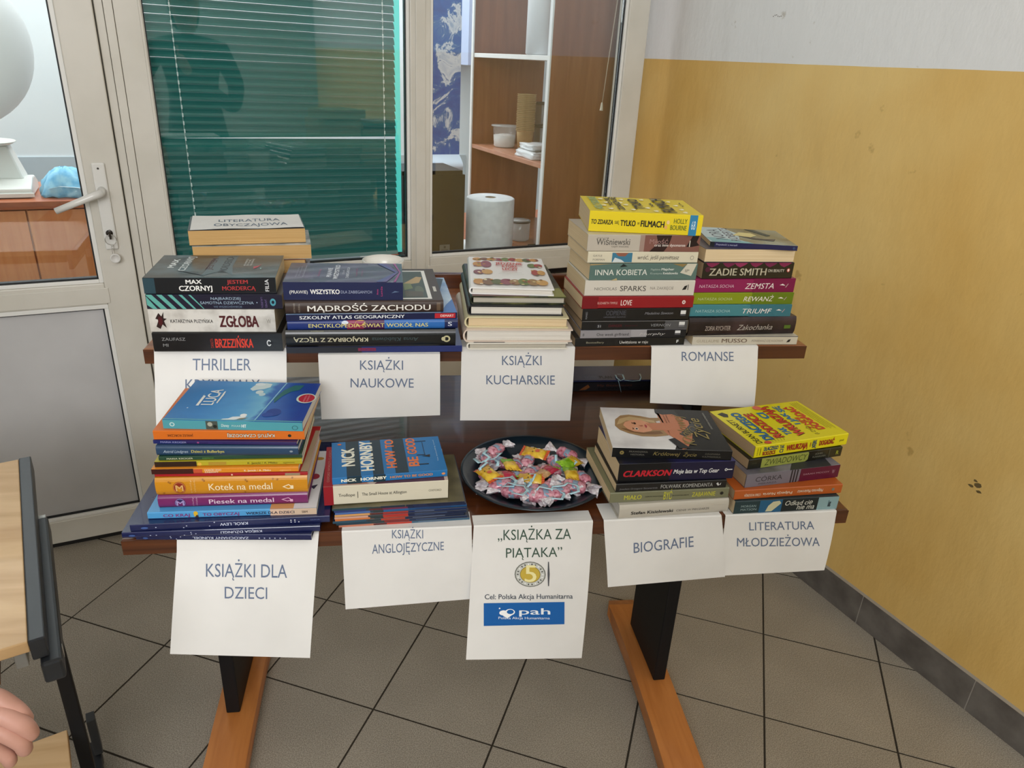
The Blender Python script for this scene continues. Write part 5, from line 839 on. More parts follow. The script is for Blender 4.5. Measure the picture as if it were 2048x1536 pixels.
# ---- photographer standing behind the camera, seen only as a reflection in the glass
pe = empty('person', Wp(.42, -1.42, 0)); tag(pe, 'person in dark clothes holding up a phone, seen as a reflection in the blind window', 'person')
def q(x, y, z): return tuple(tv * x + nv * y + Vector((0, 0, z)))
M_dark = mat('1d2023', .85); M_hair = mat('231a15', .8); M_jean = mat('23283a', .85)
pts = [[(q(0, 0, .95), .15), (q(0, 0, 1.12), .135), (q(0, .01, 1.30), .155), (q(0, .01, 1.42), .12), (q(0, .015, 1.49), .06)],
       [(q(0, .01, 1.42), .12), (q(.17, 0, 1.40), .065), (q(.24, .02, 1.22), .05), (q(.20, .13, 1.10), .045), (q(-.03, .27, 1.28), .034)],
       [(q(0, .01, 1.42), .12), (q(-.17, 0, 1.40), .065), (q(-.27, .03, 1.24), .05), (q(-.33, .15, 1.16), .045), (q(-.30, .27, 1.33), .034)],
       [(q(0, 0, .95), .15), (q(.10, 0, .86), .10), (q(.11, .01, .50), .07), (q(.11, -.01, .12), .05)],
       [(q(0, 0, .95), .15), (q(-.10, 0, .86), .10), (q(-.11, .01, .50), .07), (q(-.11, -.01, .12), .05)]]
skin('clothed_body', pts, M_dark, pe, 2)
skin('head', [[(q(0, .015, 1.47), .05), (q(0, .02, 1.55), .058), (q(0, .03, 1.62), .088), (q(0, .025, 1.69), .088), (q(0, .02, 1.735), .055)]], M_skin, pe, 2)
fc = MB()
for s_ in (-1, 1):
    fc.lathe([(0, -.004), (.011, -.003), (.013, 0), (.011, .003), (0, .004)], mat('2a2320', .4), 10, q(s_ * .032, .112, 1.655))
fc.tube([q(0, .108, 1.65), q(0, .125, 1.625), q(0, .116, 1.612)], .01, M_skin, 8, [.006, .011, .009]); fc.tube([q(-.024, .105, 1.588), q(0, .112, 1.585), q(.024, .105, 1.588)], .005, mat('9c5a50', .5), 6); fc.build('face_features', pe)
skin('hair', [[(q(0, -.01, 1.76), .075), (q(0, -.025, 1.70), .098), (q(0, -.045, 1.60), .09), (q(0, -.06, 1.48), .075)]], M_hair, pe, 2)
for s_ in (-1, 1):
    x0 = -.03 if s_ > 0 else -.30
    skin('hand', [[(q(x0, .27, 1.28 if s_ > 0 else 1.33), .026), (q(x0 - .03 * s_, .30, 1.345 if s_ > 0 else 1.375), .03), (q(x0 - .05 * s_, .315, 1.38 if s_ > 0 else 1.40), .024)]], M_skin, pe, 2)
    fb = MB()
    for k in range(4): fb.tube([q(x0 - .045 * s_, .32, 1.36 + .018 * k), q(x0 - .075 * s_, .335, 1.365 + .018 * k), q(x0 - .09 * s_, .325, 1.37 + .018 * k)], .008, M_skin, 8, [.009, .0085, .007])
    fb.build('fingers', pe)
    sh = MB(); sh.lathe([(0, 0), (.045, 0), (.055, .02), (.05, .06), (.04, .10), (.038, .14)], M_blk, 16, q(.11 * s_, 0, 0)); sh.box(.11 * s_ - .045, .11 * s_ + .045, -.02, .17, 0, .045, M_blk, q); sh.build('shoe', pe, .01)
ph = MB(); ph.box(-.235, -.085, .352, .360, 1.36, 1.43, mat('101114', .3), q); po = ph.build('phone', None, .002); po.location = pe.location; tag(po, 'black phone held up by the photographer, seen as a reflection', 'phone')
# ================================================================ PLATE OF SWEETS
pc = Vector((.635, .130, HL + .0004)); plt = MB()
M_plate = mat('10202a', .28, .5, coat=.3)
plt.lathe([(0, 0), (.07, 0), (.085, .001), (.108, .010), (.126, .0195), (.1285, .0205), (.1275, .0225), (.122, .0215), (.104, .0135), (.083, .0045), (.05, .0035), (0, .0035)], M_plate, 64)
po_ = plt.build('plate'); po_.location = pc; tag(po_, 'dark blue-green ceramic plate holding wrapped sweets on the lower tier', 'plate')
M_pink = noise_mat('pink_wrapper', 'a2485e', 'd49aa6', (1, 1, 1), rough=.25, nscale=210, lo=.3, hi=.6, coat=.5); M_pink2 = noise_mat('rose_wrapper', '8c2c44', 'd08a9a', (1, 1, 1), rough=.25, nscale=210, lo=.3, hi=.6, coat=.5)
M_tw = noise_mat('silvery_twist', 'b6a8ae', 'f0eef0', (1, 1, 1), rough=.3, nscale=160, lo=.35, hi=.65, coat=.5); M_band = mat('7f93a8', .3, coat=.3)
M_yel = noise_mat('yellow_wrapper', 'c08c14', 'e6c03c', (1, 1, 1), rough=.25, nscale=90, coat=.4); M_grn = noise_mat('green_wrapper', '6fa012', '96c42c', (1, 1, 1), rough=.25, nscale=90, coat=.4); M_org = mat('c8501e', .3, coat=.4); M_tan = noise_mat('tan_wrapper', 'a87848', 'd0aa7c', (1, 1, 1), rough=.3, nscale=120, coat=.4); M_red = mat('a8203c', .3, coat=.4)
random.seed(11)
def crinkle(s): return lambda a, z: 1 + s * math.sin(7 * a + z * 300) * .5 + s * .5 * math.sin(3 * a + 1)
def pink_sweet(m_, rib):
    r = empty('wrapped_sweet')
    b = MB(); b.lathe([(.0035, -.0175), (.0078, -.015), (.0092, -.009), (.0096, 0), (.0092, .009), (.0078, .015), (.0035, .0175)], m_, 18, mod=crinkle(.2)); x = b.build('body', r); x.rotation_euler = (0, math.pi / 2, 0)
    b = MB(); b.lathe([(.0097, -.004), (.0101, -.0035), (.0101, .0035), (.0097, .004)], M_band, 18); x = b.build('printed_band', r); x.rotation_euler = (0, math.pi / 2, 0)
    for s in (-1, 1):
        b = MB(); b.lathe([(.0036, 0), (.0026, .003), (.0055, .007), (.0098, .0125), (.0112, .0155)], M_tw, 20, mod=lambda a, z: 1 + (.20 * math.sin(5 * a + s + z * 300) if z > .005 else .05)); x = b.build('twisted_end', r); x.rotation_euler = (0, s * math.pi / 2, 0); x.location = (s * .0172, 0, 0); x.scale = (.45, 1.05, 1.25)
    if rib:
        b = MB(); k = random.uniform(.7, 1.2)
        b.ribbon([(-.017, 0, .004), (-.008, .006, .012), (.006, -.004, .0135), (.018, .002, .010), (.026, -.012 * k, .009), (.020, -.022 * k, .006), (.004, -.020, .008)], .0050, M_rib)
        if random.random() < .5: b.ribbon([(.017, 0, .004), (.026, .010, .011), (.024, .022 * k, .014), (.012, .024, .010), (.006, .016, .008)], .0032, M_rib)
        b.build('ribbon', r)
    return r
def flat_sweet(kind):
    r = empty('wrapped_sweet'); hw, hl = .0148, .0215
    m1, m2, m3 = {'g': (M_grn, M_yel, M_grn), 'y': (M_yel, M_org, M_yel), 'b': (M_tan, M_red, M_yel)}[kind]
    def pil(u0, u1, m_, nm):
        b = MB(); nx, ny = 6, 6; P = []
        for s in (1, -1):
            for i in range(nx + 1):
                for j in range(ny + 1):
                    u = u0 + (u1 - u0) * i / nx; v = -1 + 2 * j / ny; h = .0058 * (1 - abs(u) ** 3) ** .6 * (1 - abs(v) ** 3) ** .6 if abs(u) < 1 else 0
                    P.append((u * hl, v * hw * (1 - .08 * (1 - abs(u))), s * (h + .0002) + .0008 * math.sin(u * 9 + v * 4)))
        F = []; n1 = (nx + 1) * (ny + 1)
        for i in range(nx):
            for j in range(ny): a = i * (ny + 1) + j; F += [(a, a + ny + 1, a + ny + 2, a + 1), (n1 + a, n1 + a + 1, n1 + a + ny + 2, n1 + a + ny + 1)]
        for i in range(nx): a = i * (ny + 1); F += [(a, n1 + a, n1 + a + ny + 1, a + ny + 1), (a + ny, a + 2 * ny + 1, n1 + a + 2 * ny + 1, n1 + a + ny)]
        b.add(P, F, m_, True); return b.build(nm, r)
    pil(-1, -.05, m1, 'wrapper'); pil(-.05, 1, m2 if kind != 'y' else M_yel, 'printed_half')
    if kind in 'yb':
        b = MB(); b.lathe([(0, .0002), (.0045, 0)], M_org if kind == 'y' else M_red, 14, (.006, 0, .0066)); b.lathe([(0, .0002), (.0014, 0)], mat('1d1410', .4), 10, (-.002, .005, .0067)); b.lathe([(0, .0002), (.0014, 0)], mat('1d1410', .4), 10, (-.002, -.005, .0067)); b.build('print', r)
    for s in (-1, 1):
        b = MB(); n = 10; P = []
        for i in range(n + 1):
            y = -hw + 2 * hw * i / n; zz_ = .0012 * (i % 2); P += [(s * hl, y, zz_), (s * (hl + .005), y * 1.08, -zz_), (s * hl, y, zz_ - .0003), (s * (hl + .005), y * 1.08, -zz_ - .0003)]
        b.add(P, [f for i in range(n) for f in ((4 * i, 4 * i + 4, 4 * i + 5, 4 * i + 1), (4 * i + 2, 4 * i + 3, 4 * i + 7, 4 * i + 6))], {'g': (M_grn if s < 0 else M_yel), 'y': M_org, 'b': (M_red if s < 0 else M_grn)}[kind]); b.build('crimped_end', r)
    return r
cands = [(0.5737, 0.1973, 44.6, 'p'), (0.5751, 0.1628, -40.7, 'p'), (0.5331, 0.1198, 79.7, 'r'), (0.6108, 0.1519, 71.4, 'q'), (0.6262, 0.16, 65.3, 'p'), (0.6322, 0.124, 46.5, 'p'), (0.6790, 0.1500, -63.3, 'r'), (0.5745, 0.0776, -3.6, 'r'), (0.5812, 0.0485, -22.0, 'r'), (0.6118, 0.0454, 13.6, 'p'), (0.6375, 0.0199, 4.8, 'r'), (0.6628, 0.0394, 27.4, 'r'), (0.6628, 0.0754, -13.1, 'q'), (0.6985, 0.0595, -18.8, 'p'), (0.7203, 0.0867, -74.1, 'q'), (0.6367, 0.0529, 39.5, 'p'), (0.6009, 0.0745, -39.5, 'r'), (0.7047, 0.1757, -33.6, 'q'),
 (0.5943, 0.1389, -82.9, 'g'), (0.6444, 0.1772, -27.6, 'y'), (0.5459, 0.1004, -63.8, 'y'), (0.5731, 0.1028, 11.5, 'b'), (0.621, 0.0893, -13.1, 'y'), (0.6525, 0.1085, 38.6, 'b'), (0.7026, 0.1395, 40.8, 'g'), (0.6968, 0.1022, -92.0, 'g'), (0.5559, 0.1664, -79.7, 'r'), (0.6065, 0.0251, -32.7, 'p'),
 (.600, .105, 20, 'q'), (.665, .125, -20, 'p')]
for it_ in range(60):
    for i in range(len(cands)):
        xi, yi, ai, ki = cands[i]
        for j in range(i + 1, len(cands)):
            xj, yj, aj, kj = cands[j]
            if (ki in 'prq') != (kj in 'prq'): continue
            dx, dy = xj - xi, yj - yi; d = math.hypot(dx, dy) + 1e-6
            if d < .0265: s_ = (.0265 - d) * .25 / d; xi -= dx * s_; yi -= dy * s_; cands[j] = (xj + dx * s_, yj + dy * s_, aj, kj)
        d = math.hypot(xi - pc.x, yi - pc.y)
        if d > .09: xi, yi = pc.x + (xi - pc.x) * .09 / d, pc.y + (yi - pc.y) * .09 / d
        cands[i] = (xi, yi, ai, ki)
where = lambda x, y: ('far left side' if x < .575 and y > .13 else 'near left side' if x < .6 and y < .08 else 'left side' if x < .59 else 'far right side' if x > .68 and y > .13 else 'right side' if x > .68 else 'near edge' if y < .05 else 'far edge' if y > .165 else 'middle')
LB = {'p': 'pink sweet with silvery twisted ends', 'r': 'pink sweet tied with blue ribbon', 'q': 'dark rose sweet with silvery twisted ends', 'g': 'flat green and yellow sweet', 'y': 'flat yellow sweet with orange dot', 'b': 'flat tan and red sweet'}
placed = []; used = {}
for i, (x, y, a, k) in enumerate(cands):
    d = Vector((x - pc.x, y - pc.y, 0)); R_ = .088
    if d.length > R_: d *= R_ / d.length; x, y = pc.x + d.x, pc.y + d.y
    o = pink_sweet(M_pink2 if k == 'q' else M_pink, k == 'r') if k in 'prq' else flat_sweet(k)
    base = .0188 + (.016 * max(0, (d.length - .07)) / .05 if d.length > .07 else 0) if k in 'prq' else .0285
    lift = 0
    for (px, py, pz) in placed:
        dd = math.hypot(px - x, py - y)
        if dd < .019: lift = max(lift, pz + .0135 * (1 - (dd / .03) ** 2) - base)
    hgt = base + min(max(lift, 0), .030); placed.append((x, y, hgt))
    o.scale = (1.12, 1.12, 1.12) if k in 'prq' else (.96, .96, .96); o.location = (x, y, pc.z + hgt); o.rotation_euler = (random.uniform(-.2, .2), random.uniform(-.22, .22), math.radians(a))
    lb = LB[k] + {'middle': ' in', 'far edge': ' at', 'near edge': ' at'}.get(where(x, y), ' on') + ' the ' + where(x, y) + ' of the plate'; used[lb] = used.get(lb, []) + [o]; tag(o, lb, 'sweet', 'wrapped sweets on the dark plate')
ordn = ['', 'second ', 'third ', 'fourth ', 'fifth ']
for lb, os_ in used.items():
    if len(os_) > 1:
        os_.sort(key=lambda o: -o.location.y)
        names = {2: ['farther one', 'nearer one'], 3: ['farthest', 'middle one', 'nearest']}.get(len(os_), ['farthest', 'second farthest', 'third farthest', 'fourth farthest', 'nearest', 'sixth'])
        for o, w_ in zip(os_, names): o['label'] = lb + ', ' + w_
# ---- white bowl standing at the back of the upper shelf
b = MB(); M_cer = mat('e6e2d8', .25, coat=.5)
b.lathe([(0, 0), (.022, 0), (.026, .004), (.034, .03), (.040, .065), (.0425, .084), (.0405, .085), (.038, .066), (.031, .03), (.02, .006), (0, .005)], M_cer, 40)
o = b.build('bowl'); o.location = (.374, .515, HU + .0003); tag(o, 'white ceramic cup-bowl whose rim shows behind the indigo book on the upper shelf', 'bowl')
# ================================================================ OFFICE BEHIND THE GLASS
M_off = noise_mat('pale_blue_white_paint', 'dfe6ea', 'e9eef0', (1, 1, 1), rough=.7, nscale=2)
ow = MB(); ow.box(-2.62, 2.7, 3.55, 3.65, 0, 2.85, M_off, wf); structure(ow.build('wall_far'))
od = MB(); od.box(-2.5, 2.0, 3.541, 3.5495, 0, .86, noise_mat('blue_grey_dado', 'b4c0c8', 'bec9d0', (1, 1, 1), rough=.6, nscale=2), wf); structure(od.build('trim_7'))
structure(wbox('wall_office', 2.6, 2.7, 1.43, 3.55, 0, 2.85, M_off))
structure(wbox('wall_partition', 1.93, 2.6, 1.39, 1.43, 0, 2.85, M_off))
M_cab = wood('orange_brown_cabinet', 'cf7840', 'e09055', (26, 26, 2.2), rough=.35, coat=.3)
M_cabt = wood('cabinet_top_wood', 'a04f2a', 'b96436', (3, 26, 26), rough=.35, coat=.3)
cb = empty('cabinet', Wp(-.5, 2.4, 0)); tag(cb, 'orange-brown wooden cabinet seen through the door glass', 'cabinet')
CF = lambda x, y, z: Wp(x, y, z) - cb.location
def cpart(nm, boxes, m_, root, f_, bevel=.0015):
    b = MB()
    for q_ in boxes: b.box(*q_, m_, f_)
    return b.build(nm, root, bevel)
cpart('worktop', [(-1.32, .14, 2.185, 2.66, .842, .870)], M_cabt, cb, CF)
cpart('carcass', [(-1.30, .12, 2.222, 2.64, .0, .8415)], M_cab, cb, CF)
for k in range(3):
    a0 = -.3165 - .42 * k; cpart('door', [(a0 + .003, a0 + .417, 2.20, 2.2215, .06, .835)], M_cab, cb, CF)
cpart('plinth', [(-1.28, .10, 2.24, 2.25, 0, .06)], M_blk, cb, CF) if False else None
# scales / till on the cabinet
sc_ = empty('kitchen_scale', Wp(-.42, 2.36, .8703)); tag(sc_, 'white counter scale with a round pan on the cabinet at the left edge', 'scale')
SF = lambda x, y, z: Wp(x, y, z) - sc_.location
b = MB(); prof = [(2.26, .8707), (2.50, .8707), (2.50, .905), (2.44, .93), (2.36, .935), (2.26, .905)]
M_app = mat('e4e4de', .4)
b.add([SF(xx, yy, zz_) for xx in (-.56, -.292) for yy, zz_ in prof], [tuple(range(6))[::-1], tuple(range(6, 12))] + [(i, (i + 1) % 6, 6 + (i + 1) % 6, 6 + i) for i in range(6)], M_app); b.build('housing', sc_, .006)
b = MB(); P = [SF(-.56, 2.34, .93), SF(-.315, 2.34, .925), SF(-.315, 2.46, .925), SF(-.56, 2.46, .93), SF(-.50, 2.37, 1.05), SF(-.352, 2.37, 1.05), SF(-.352, 2.44, 1.05), SF(-.50, 2.44, 1.05)]
b.add(P, [(0, 3, 2, 1), (4, 5, 6, 7), (0, 1, 5, 4), (1, 2, 6, 5), (2, 3, 7, 6), (3, 0, 4, 7)], M_app); b.build('column', sc_, .008)
b = MB(); b.lathe([(0, 0), (.09, 0), (.105, .008), (.103, .012), (.088, .004), (0, .003)], mat('d8d6cc', .3, coat=.2), 40, SF(-.43, 2.40, 1.051)); b.build('pan', sc_)
b = MB(); b.box(-.56, -.285, 2.252, 2.2598, .874, .890, M_app, SF); b.box(-.50, -.38, 2.2505, 2.2515, .893, .902, mat('3a4450', .3), SF) if False else None; b.build('front_lip', sc_, .002)
# light blue disposable cloth caps
b = MB(); n, m2 = 26, 12; P = []; random.seed(5)
M_cap = noise_mat('light_blue_fabric', '6fb6e0', 'a8daf0', (1, 1, 1), rough=.8, nscale=30)
for j in range(m2 + 1):
    v = j / m2 * math.pi / 2
    for i in range(n):
        a = 2 * math.pi * i / n; r = .085 * math.cos(v) * (1 + .16 * math.sin(5 * a + 1) + .1 * math.sin(9 * a + v * 5)); P.append((r * 1.05 * math.cos(a), r * .7 * math.sin(a), .105 * math.sin(v) * (1 + .12 * math.sin(4 * a + 2) * math.cos(v)) + .006 * math.sin(11 * a + 9 * v)))
P = [(p[0], p[1], max(p[2], 0)) for p in P]
b.add(P, [(j * n + i, j * n + (i + 1) % n, (j + 1) * n + (i + 1) % n, (j + 1) * n + i) for j in range(m2) for i in range(n)] + [tuple(range(n))[::-1]], M_cap, True)
cp = empty('disposable_caps', Wp(-.176, 2.30, .8705), TH); tag(cp, 'crumpled light blue disposable caps on the cabinet beside the door glass edge', 'caps'); b.build('fabric', cp)
b = MB(); b.ribbon([(-.06, -.062, .035), (-.02, -.066, .045), (.03, -.064, .040), (.07, -.05, .03)], .018, mat('e6eef2', .6)); b.build('white_band', cp)
# pale grey globe at far left, faint glow added to flatten its shading
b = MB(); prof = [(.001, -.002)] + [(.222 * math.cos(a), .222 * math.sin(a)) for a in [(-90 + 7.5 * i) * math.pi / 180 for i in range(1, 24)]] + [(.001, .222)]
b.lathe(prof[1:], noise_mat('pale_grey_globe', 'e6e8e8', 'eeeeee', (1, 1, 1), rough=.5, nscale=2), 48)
gl_ = empty('added_glow_globe', Wp(-.362, 1.62, 1.400)); tag(gl_, 'large pale grey round globe with added glow cut off by the left edge, behind the door glass', 'lamp'); gg = b.build('globe', gl_); gm = gg.data.materials[0].node_tree.nodes['Principled BSDF']; gm.inputs['Emission Color'].default_value = (1, 1, 1, 1); gm.inputs['Emission Strength'].default_value = .22
b = MB(); b.tube([(0, 0, .22), (0, 0, 1.449)], .006, mat('cfd0ce', .5), 8); b.build('rod', gl_)
# worktop under the right pane
wt = empty('worktop_cabinet', Wp(1.45, 1.75, 0)); tag(wt, 'low brown cabinet with white front edge behind the right pane, carrying the shelf unit', 'cabinet')
WF = lambda x, y, z: Wp(x, y, z) - wt.location
cpart('worktop', [(.95, 1.655, 1.31, 2.42, .695, .718), (1.655, 2.2, 1.435, 2.42, .695, .718)], M_cabt, wt, WF); cpart('carcass', [(.98, 2.18, 1.435, 2.38, 0, .6945)], mat('dcdcd8', .5), wt, WF)
cpart('white_mat', [(1.18, 1.42, 1.40, 1.85, .7183, .7205)], mat('e8eaea', .4), wt, WF)
# open shelf unit
M_unit = wood('brown_unit_wood', '7f4a2c', '955c3a', (26, 26, 2), rough=.38, coat=.25); M_we = mat('e9e9ea', .5)
un = empty('shelf_unit', Wp(1.65, 1.8, .7205)); tag(un, 'brown open shelf unit with white front edges behind the right window pane', 'shelf unit')
UF = lambda x, y, z: Wp(x, y, z) - un.location; z0u = .7208
cpart('side_panel', [(1.452, 1.87, 1.45, 1.468, z0u, 2.15)], M_unit, un, UF); cpart('side_panel', [(1.452, 1.80, 2.15, 2.168, z0u, 2.15)], M_unit, un, UF)
cpart('edge_strip', [(1.446, 1.4518, 1.4495, 1.4685, z0u, 2.15)], M_we, un, UF, 0)
cpart('edge_strip', [(1.446, 1.4518, 2.1495, 2.1685, z0u, 2.15)], M_we, un, UF, 0)
cpart('shelf', [(1.452, 1.80, 1.4685, 2.1495, 1.44, 1.457)], M_we, un, UF); cpart('shelf', [(1.452, 1.80, 1.4685, 2.1495, 1.065, 1.082)], wood('pinkish_shelf_wood', 'b0745a', 'c48a70', (26, 3, 26), rough=.35), un, UF)
cpart('base_board', [(1.452, 1.80, 1.4685, 2.1495, z0u, .738)], M_unit, un, UF)
cpart('top_board', [(1.452, 1.80, 1.4685, 2.1495, 2.13, 2.15)], M_unit, un, UF)
# things on the shelves
def thing_lathe(nm, lab, cat, loc, prof, m_, seg=36, mod=None):
    b = MB(); b.lathe(prof, m_, seg, mod=mod); o = b.build(nm); o.location = loc; tag(o, lab, cat); return o
rl = empty('paper_roll', Wp(1.322, 1.64, .7208)); tag(rl, 'large white paper towel roll standing behind the right pane', 'paper roll')
b = MB(); b.lathe([(.022, .001), (.09, .0), (.0955, .003), (.0955, .211), (.09, .2145), (.022, .2145)], noise_mat('white_tissue', 'd9dde2', 'e6eaee', (1, 1, 1), rough=.85, nscale=40, bump=.1), 56); b.build('tissue', rl)
b = MB(); b.lathe([(.0215, .002), (.0215, .2135), (.0195, .2135), (.0195, .002), (.0215, .002)], mat('8a7a66', .8), 28); b.build('cardboard_core', rl)
bx = empty('black_box', Wp(1.13, 1.66, .7208)); tag(bx, 'black cardboard box with a small grey label behind the right pane', 'box')
BF = lambda x, y, z: Wp(x, y, z) - bx.location; M_bb = noise_mat('black_card', '0b0a08', '12110d', (1, 1, 1), rough=.5, nscale=8)
cpart('box_body', [(.95, 1.195, 1.60, 1.80, .7209, 1.03)], M_bb, bx, BF, .002); cpart('lid', [(.945, 1.183, 1.596, 1.804, 1.0302, 1.046)], M_bb, bx, BF, .002)
cpart('flap_edge', [(.945, 1.2, 1.5958, 1.5998, .955, .958)], mat('26241b', .5), bx, BF, 0) if False else None
cpart('grey_label', [(1.093, 1.135, 1.5975, 1.5995, .7235, .766)], mat('74736e', .6), bx, BF, 0)
b = MB(); [b.box(1.100, 1.128, 1.5965, 1.5973, zz_, zz_ + .003, mat('4c4b47', .6), BF) for zz_ in (.730, .737, .744)]; b.box(1.110, 1.118, 1.5965, 1.5973, .752, .761, mat('3c3b38', .6), BF); b.build('label_print', bx)
thing_lathe('water_jug', 'tall white cylinder standing on the upper white shelf of the unit', 'canister', Wp(1.53, 1.63, 1.4573), [(0, 0), (.075, 0), (.082, .004), (.082, .34), (.07, .36), (0, .362)], mat('e4e6ea', .4))
cu = empty('cup_stack', Wp(1.602, 1.92, 1.0823)); tag(cu, 'tall stack of brown paper cups on the middle shelf of the unit', 'cups')
b = MB(); M_cup = noise_mat('brown_paper_cup', 'a98f68', 'c2a981', (1, 1, 1), rough=.7, nscale=20)
b.lathe([(0, 0), (.030, 0), (.0365, .075)], M_cup, 28); b.build('paper_cup', cu)
for k in range(21):
    b = MB() if k == 0 else None
    z_ = .0752 + k * .0072
    if k == 0: b.lathe([(.0368, 0), (.041, .0052), (.0415, .0066), (.0400, .0068), (.036, .001)], M_cup, 28); first_c = b.build('paper_cup', cu); first_c.location = (0, 0, z_)
    else: c2 = first_c.copy(); COL.objects.link(c2); c2.parent = cu; c2.location = (random.uniform(-.0006, .0006), random.uniform(-.0006, .0006), z_)
M_clr = mat('dfe4e6', .15, .5, trans=.0, alpha=.35)
tub = empty('plastic_tub', Wp(1.552, 2.02, 1.0823)); tag(tub, 'clear plastic tub half full of sugar left of the cups', 'tub')
b = MB(); b.lathe([(0, 0), (.04, 0), (.047, .006), (.052, .085), (.060, .087), (.060, .092), (0, .092)], M_clr, 32); b.build('tub_wall', tub)
b = MB(); b.lathe([(0, .001), (.039, .001), (.045, .006), (.0485, .05), (.02, .056), (0, .052)], mat('efefee', .8), 28); b.build('sugar', tub)
for k, (tt, nn, zb, r, h, lab) in enumerate(((1.69, 1.93, 1.0823, .036, .105, 'lower dark-tinted glass jar right of the paper cups'), (1.69, 1.93, 1.1883, .036, .09, 'upper dark-tinted glass jar stacked right of the paper cups'), (1.50, 1.72, .7384, .042, .085, 'clear plastic container on the base of the unit behind the paper roll'))):
    j = empty('glass_jar', Wp(tt, nn, zb)); tag(j, lab, 'jar')
    b = MB(); b.lathe([(0, 0), (r * .9, 0), (r, .006), (r, h * .86), (r * .9, h * .9), (r * .9, h), (0, h)], mat('8a8680' if k < 2 else 'c4c6c6', .15, .5, alpha=.55), 28); b.build('jar_body', j)
    b = MB(); b.lathe([(0, h + .0002), (r * .96, h + .0002), (r * .96, h + .0055), (0, h + .0055)] if k == 5 else [(r * .92, h * .88), (r * 1.03, h * .88), (r * 1.03, h * .985), (r * .92, h * .985), (r * .92, h * .88)], mat('5c5a58', .4), 28); b.build('rim', j)
nk = empty('napkin_packet', Wp(1.535, 1.66, 1.0823)); tag(nk, 'crumpled white packets of napkins on the middle shelf', 'napkins')
NF = lambda x, y, z: Wp(x, y, z) - nk.location
def crumple(nm, c, sx_, sy_, sz_, seed):
    random.seed(seed); bm = bmesh.new(); bmesh.ops.create_cube(bm, size=1); bmesh.ops.subdivide_edges(bm, edges=bm.edges[:], cuts=4, use_grid_fill=True)
    for v in bm.verts: v.co = Vector((v.co.x * sx_, v.co.y * sy_, (v.co.z + .5) * sz_)) + Vector((random.uniform(-1, 1) * sx_ * .05, random.uniform(-1, 1) * sy_ * .05, random.uniform(0, 1) * sz_ * .14 if v.co.z > -.4 else 0)); v.co = Matrix.Rotation(TH, 3, 'Z') @ v.co + Vector(c)
    me = bpy.data.meshes.new(nm); bm.to_mesh(me); bm.free(); [setattr(p, 'use_smooth', True) for p in me.polygons]; return new_obj(nm, me, nk, [mat('e9eaee', .35, coat=.3)])
crumple('packet', NF(1.53, 1.66, 1.0824), .12, .16, .024, 1); crumple('packet', NF(1.54, 1.68, 1.111), .10, .12, .02, 2)
b = MB(); b.box(1.49, 1.575, 1.60, 1.76, 1.1065, 1.1105, mat('7a7a78', .4), NF); b.build('dark_tray', nk, .001)
cbk = empty('cable', Wp(1.47, 1.56, .7385)); tag(cbk, 'black cables with a yellow-green plug on the base of the unit', 'cable')
b = MB(); b.tube([Vector(p) for p in ((0, 0, .004), (.03, .03, .008), (.06, 0, .004), (.04, -.03, .006), (.01, -.02, .012), (-.0, .04, .006), (.06, .06, .004))], .0035, M_blk, 8); b.build('cord', cbk)
b = MB(); b.box(.02, .05, -.045, -.03, .01, .03, mat('c4d82a', .4)); b.build('plug', cbk, .003)
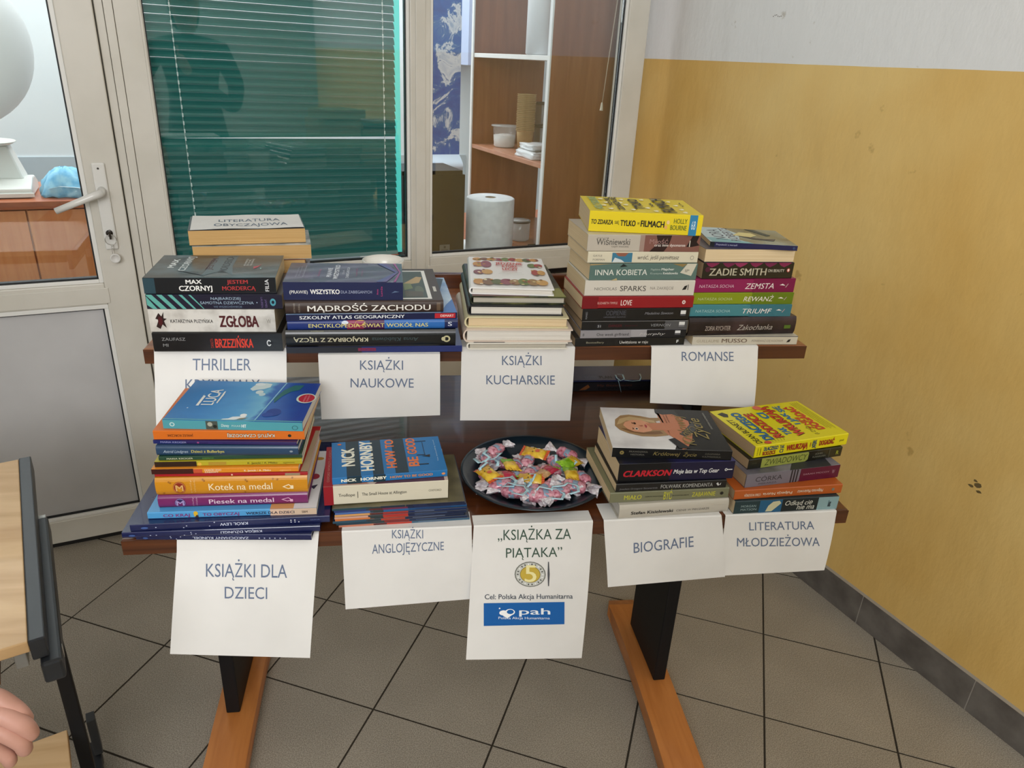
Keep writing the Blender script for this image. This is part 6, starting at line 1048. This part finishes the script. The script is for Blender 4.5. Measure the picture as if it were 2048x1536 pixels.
# hanging poster with splashing water
M_pos = bpy.data.materials.new('water_splash_print'); M_pos.use_nodes = True; N, L, b = nodes(M_pos)
tc = N.new('ShaderNodeTexCoord'); nz = N.new('ShaderNodeTexNoise'); nz.inputs['Scale'].default_value = 8; nz.inputs['Detail'].default_value = 12; nz.inputs['Roughness'].default_value = .68; nz.inputs['Distortion'].default_value = 1.0; cr = N.new('ShaderNodeValToRGB')
for i, (p, c) in enumerate(((.3, '0c4aa0'), (.47, '1560b8'), (.52, '3f78b8'), (.56, 'e8f0f8'), (.70, '9fb8d8'))):
    e = cr.color_ramp.elements[i] if i < 2 else cr.color_ramp.elements.new(p); e.position = p; e.color = lin(c)
L.new(tc.outputs['Object'], nz.inputs[0]); L.new(nz.outputs[0], cr.inputs[0]); L.new(cr.outputs[0], b.inputs['Base Color']); b.inputs['Roughness'].default_value = .35
ps = empty('poster', Wp(1.35, 2.74, 1.5)); tag(ps, 'blue poster of splashing water hanging behind the right pane', 'poster'); PF = lambda x, y, z: Wp(x, y, z) - ps.location
cpart('print', [(1.42, 1.622, 2.72, 2.724, .965, 2.1)], M_pos, ps, PF, 0)
b = MB()
b.add([PF(1.42 + .202 * u, 2.72 - .05 * math.sin(v * 3.0) - .02 * v, .964 - .10 * v) for v in [k / 8 for k in range(9)] for u in (0, 1)], [(2 * k, 2 * k + 1, 2 * k + 3, 2 * k + 2) for k in range(8)], mat('cddcec', .4), True); b.build('curled_bottom', ps)
for zz_ in (2.1,): cpart('hanger_bar', [(1.40, 1.64, 2.715, 2.729, zz_ + .0005, zz_ + .02)], mat('d0d0d0', .4), ps, PF)
b = MB(); b.tube([PF(1.52, 2.722, 2.12), PF(1.52, 2.722, 2.849)], .002, mat('d0d0d0', .4), 6); b.build('hanging_cord', ps)
lv_ = wbox('wall_cabinet', 1.84, 2.04, 3.15, 3.54, 1.40, 2.5, mat('b6c2e0', .5)); tag(lv_, 'pale lavender wall cabinet beside the poster', 'cabinet')
lv_['label'] = 'pale lavender wall cupboard beside the poster, behind the right pane'
# blind pull cord hanging in the right pane
pcd = empty('pull_cord', Wp(1.56, D + .04, 1.3)); tag(pcd, 'thin blind pull cord with small white tassel in the right pane', 'cord'); QF = lambda x, y, z: Wp(x, y, z) - pcd.location
b = MB(); b.tube([QF(1.588, D + .042, 1.95), QF(1.5715, D + .042, 1.63), QF(1.556, D + .042, 1.42), QF(1.549, D + .042, 1.318)], .0016, mat('b8a490', .6), 8); b.build('cord', pcd)
b = MB(); b.lathe([(0, .0), (.006, 0), (.0055, .003), (.0035, .02), (.0022, .026), (0, .027)], mat('d8cdbb', .5), 16, QF(1.5478, D + .042, 1.291)); b.build('tassel', pcd)
# tidy up the helper text object
bpy.data.objects.remove(_to)
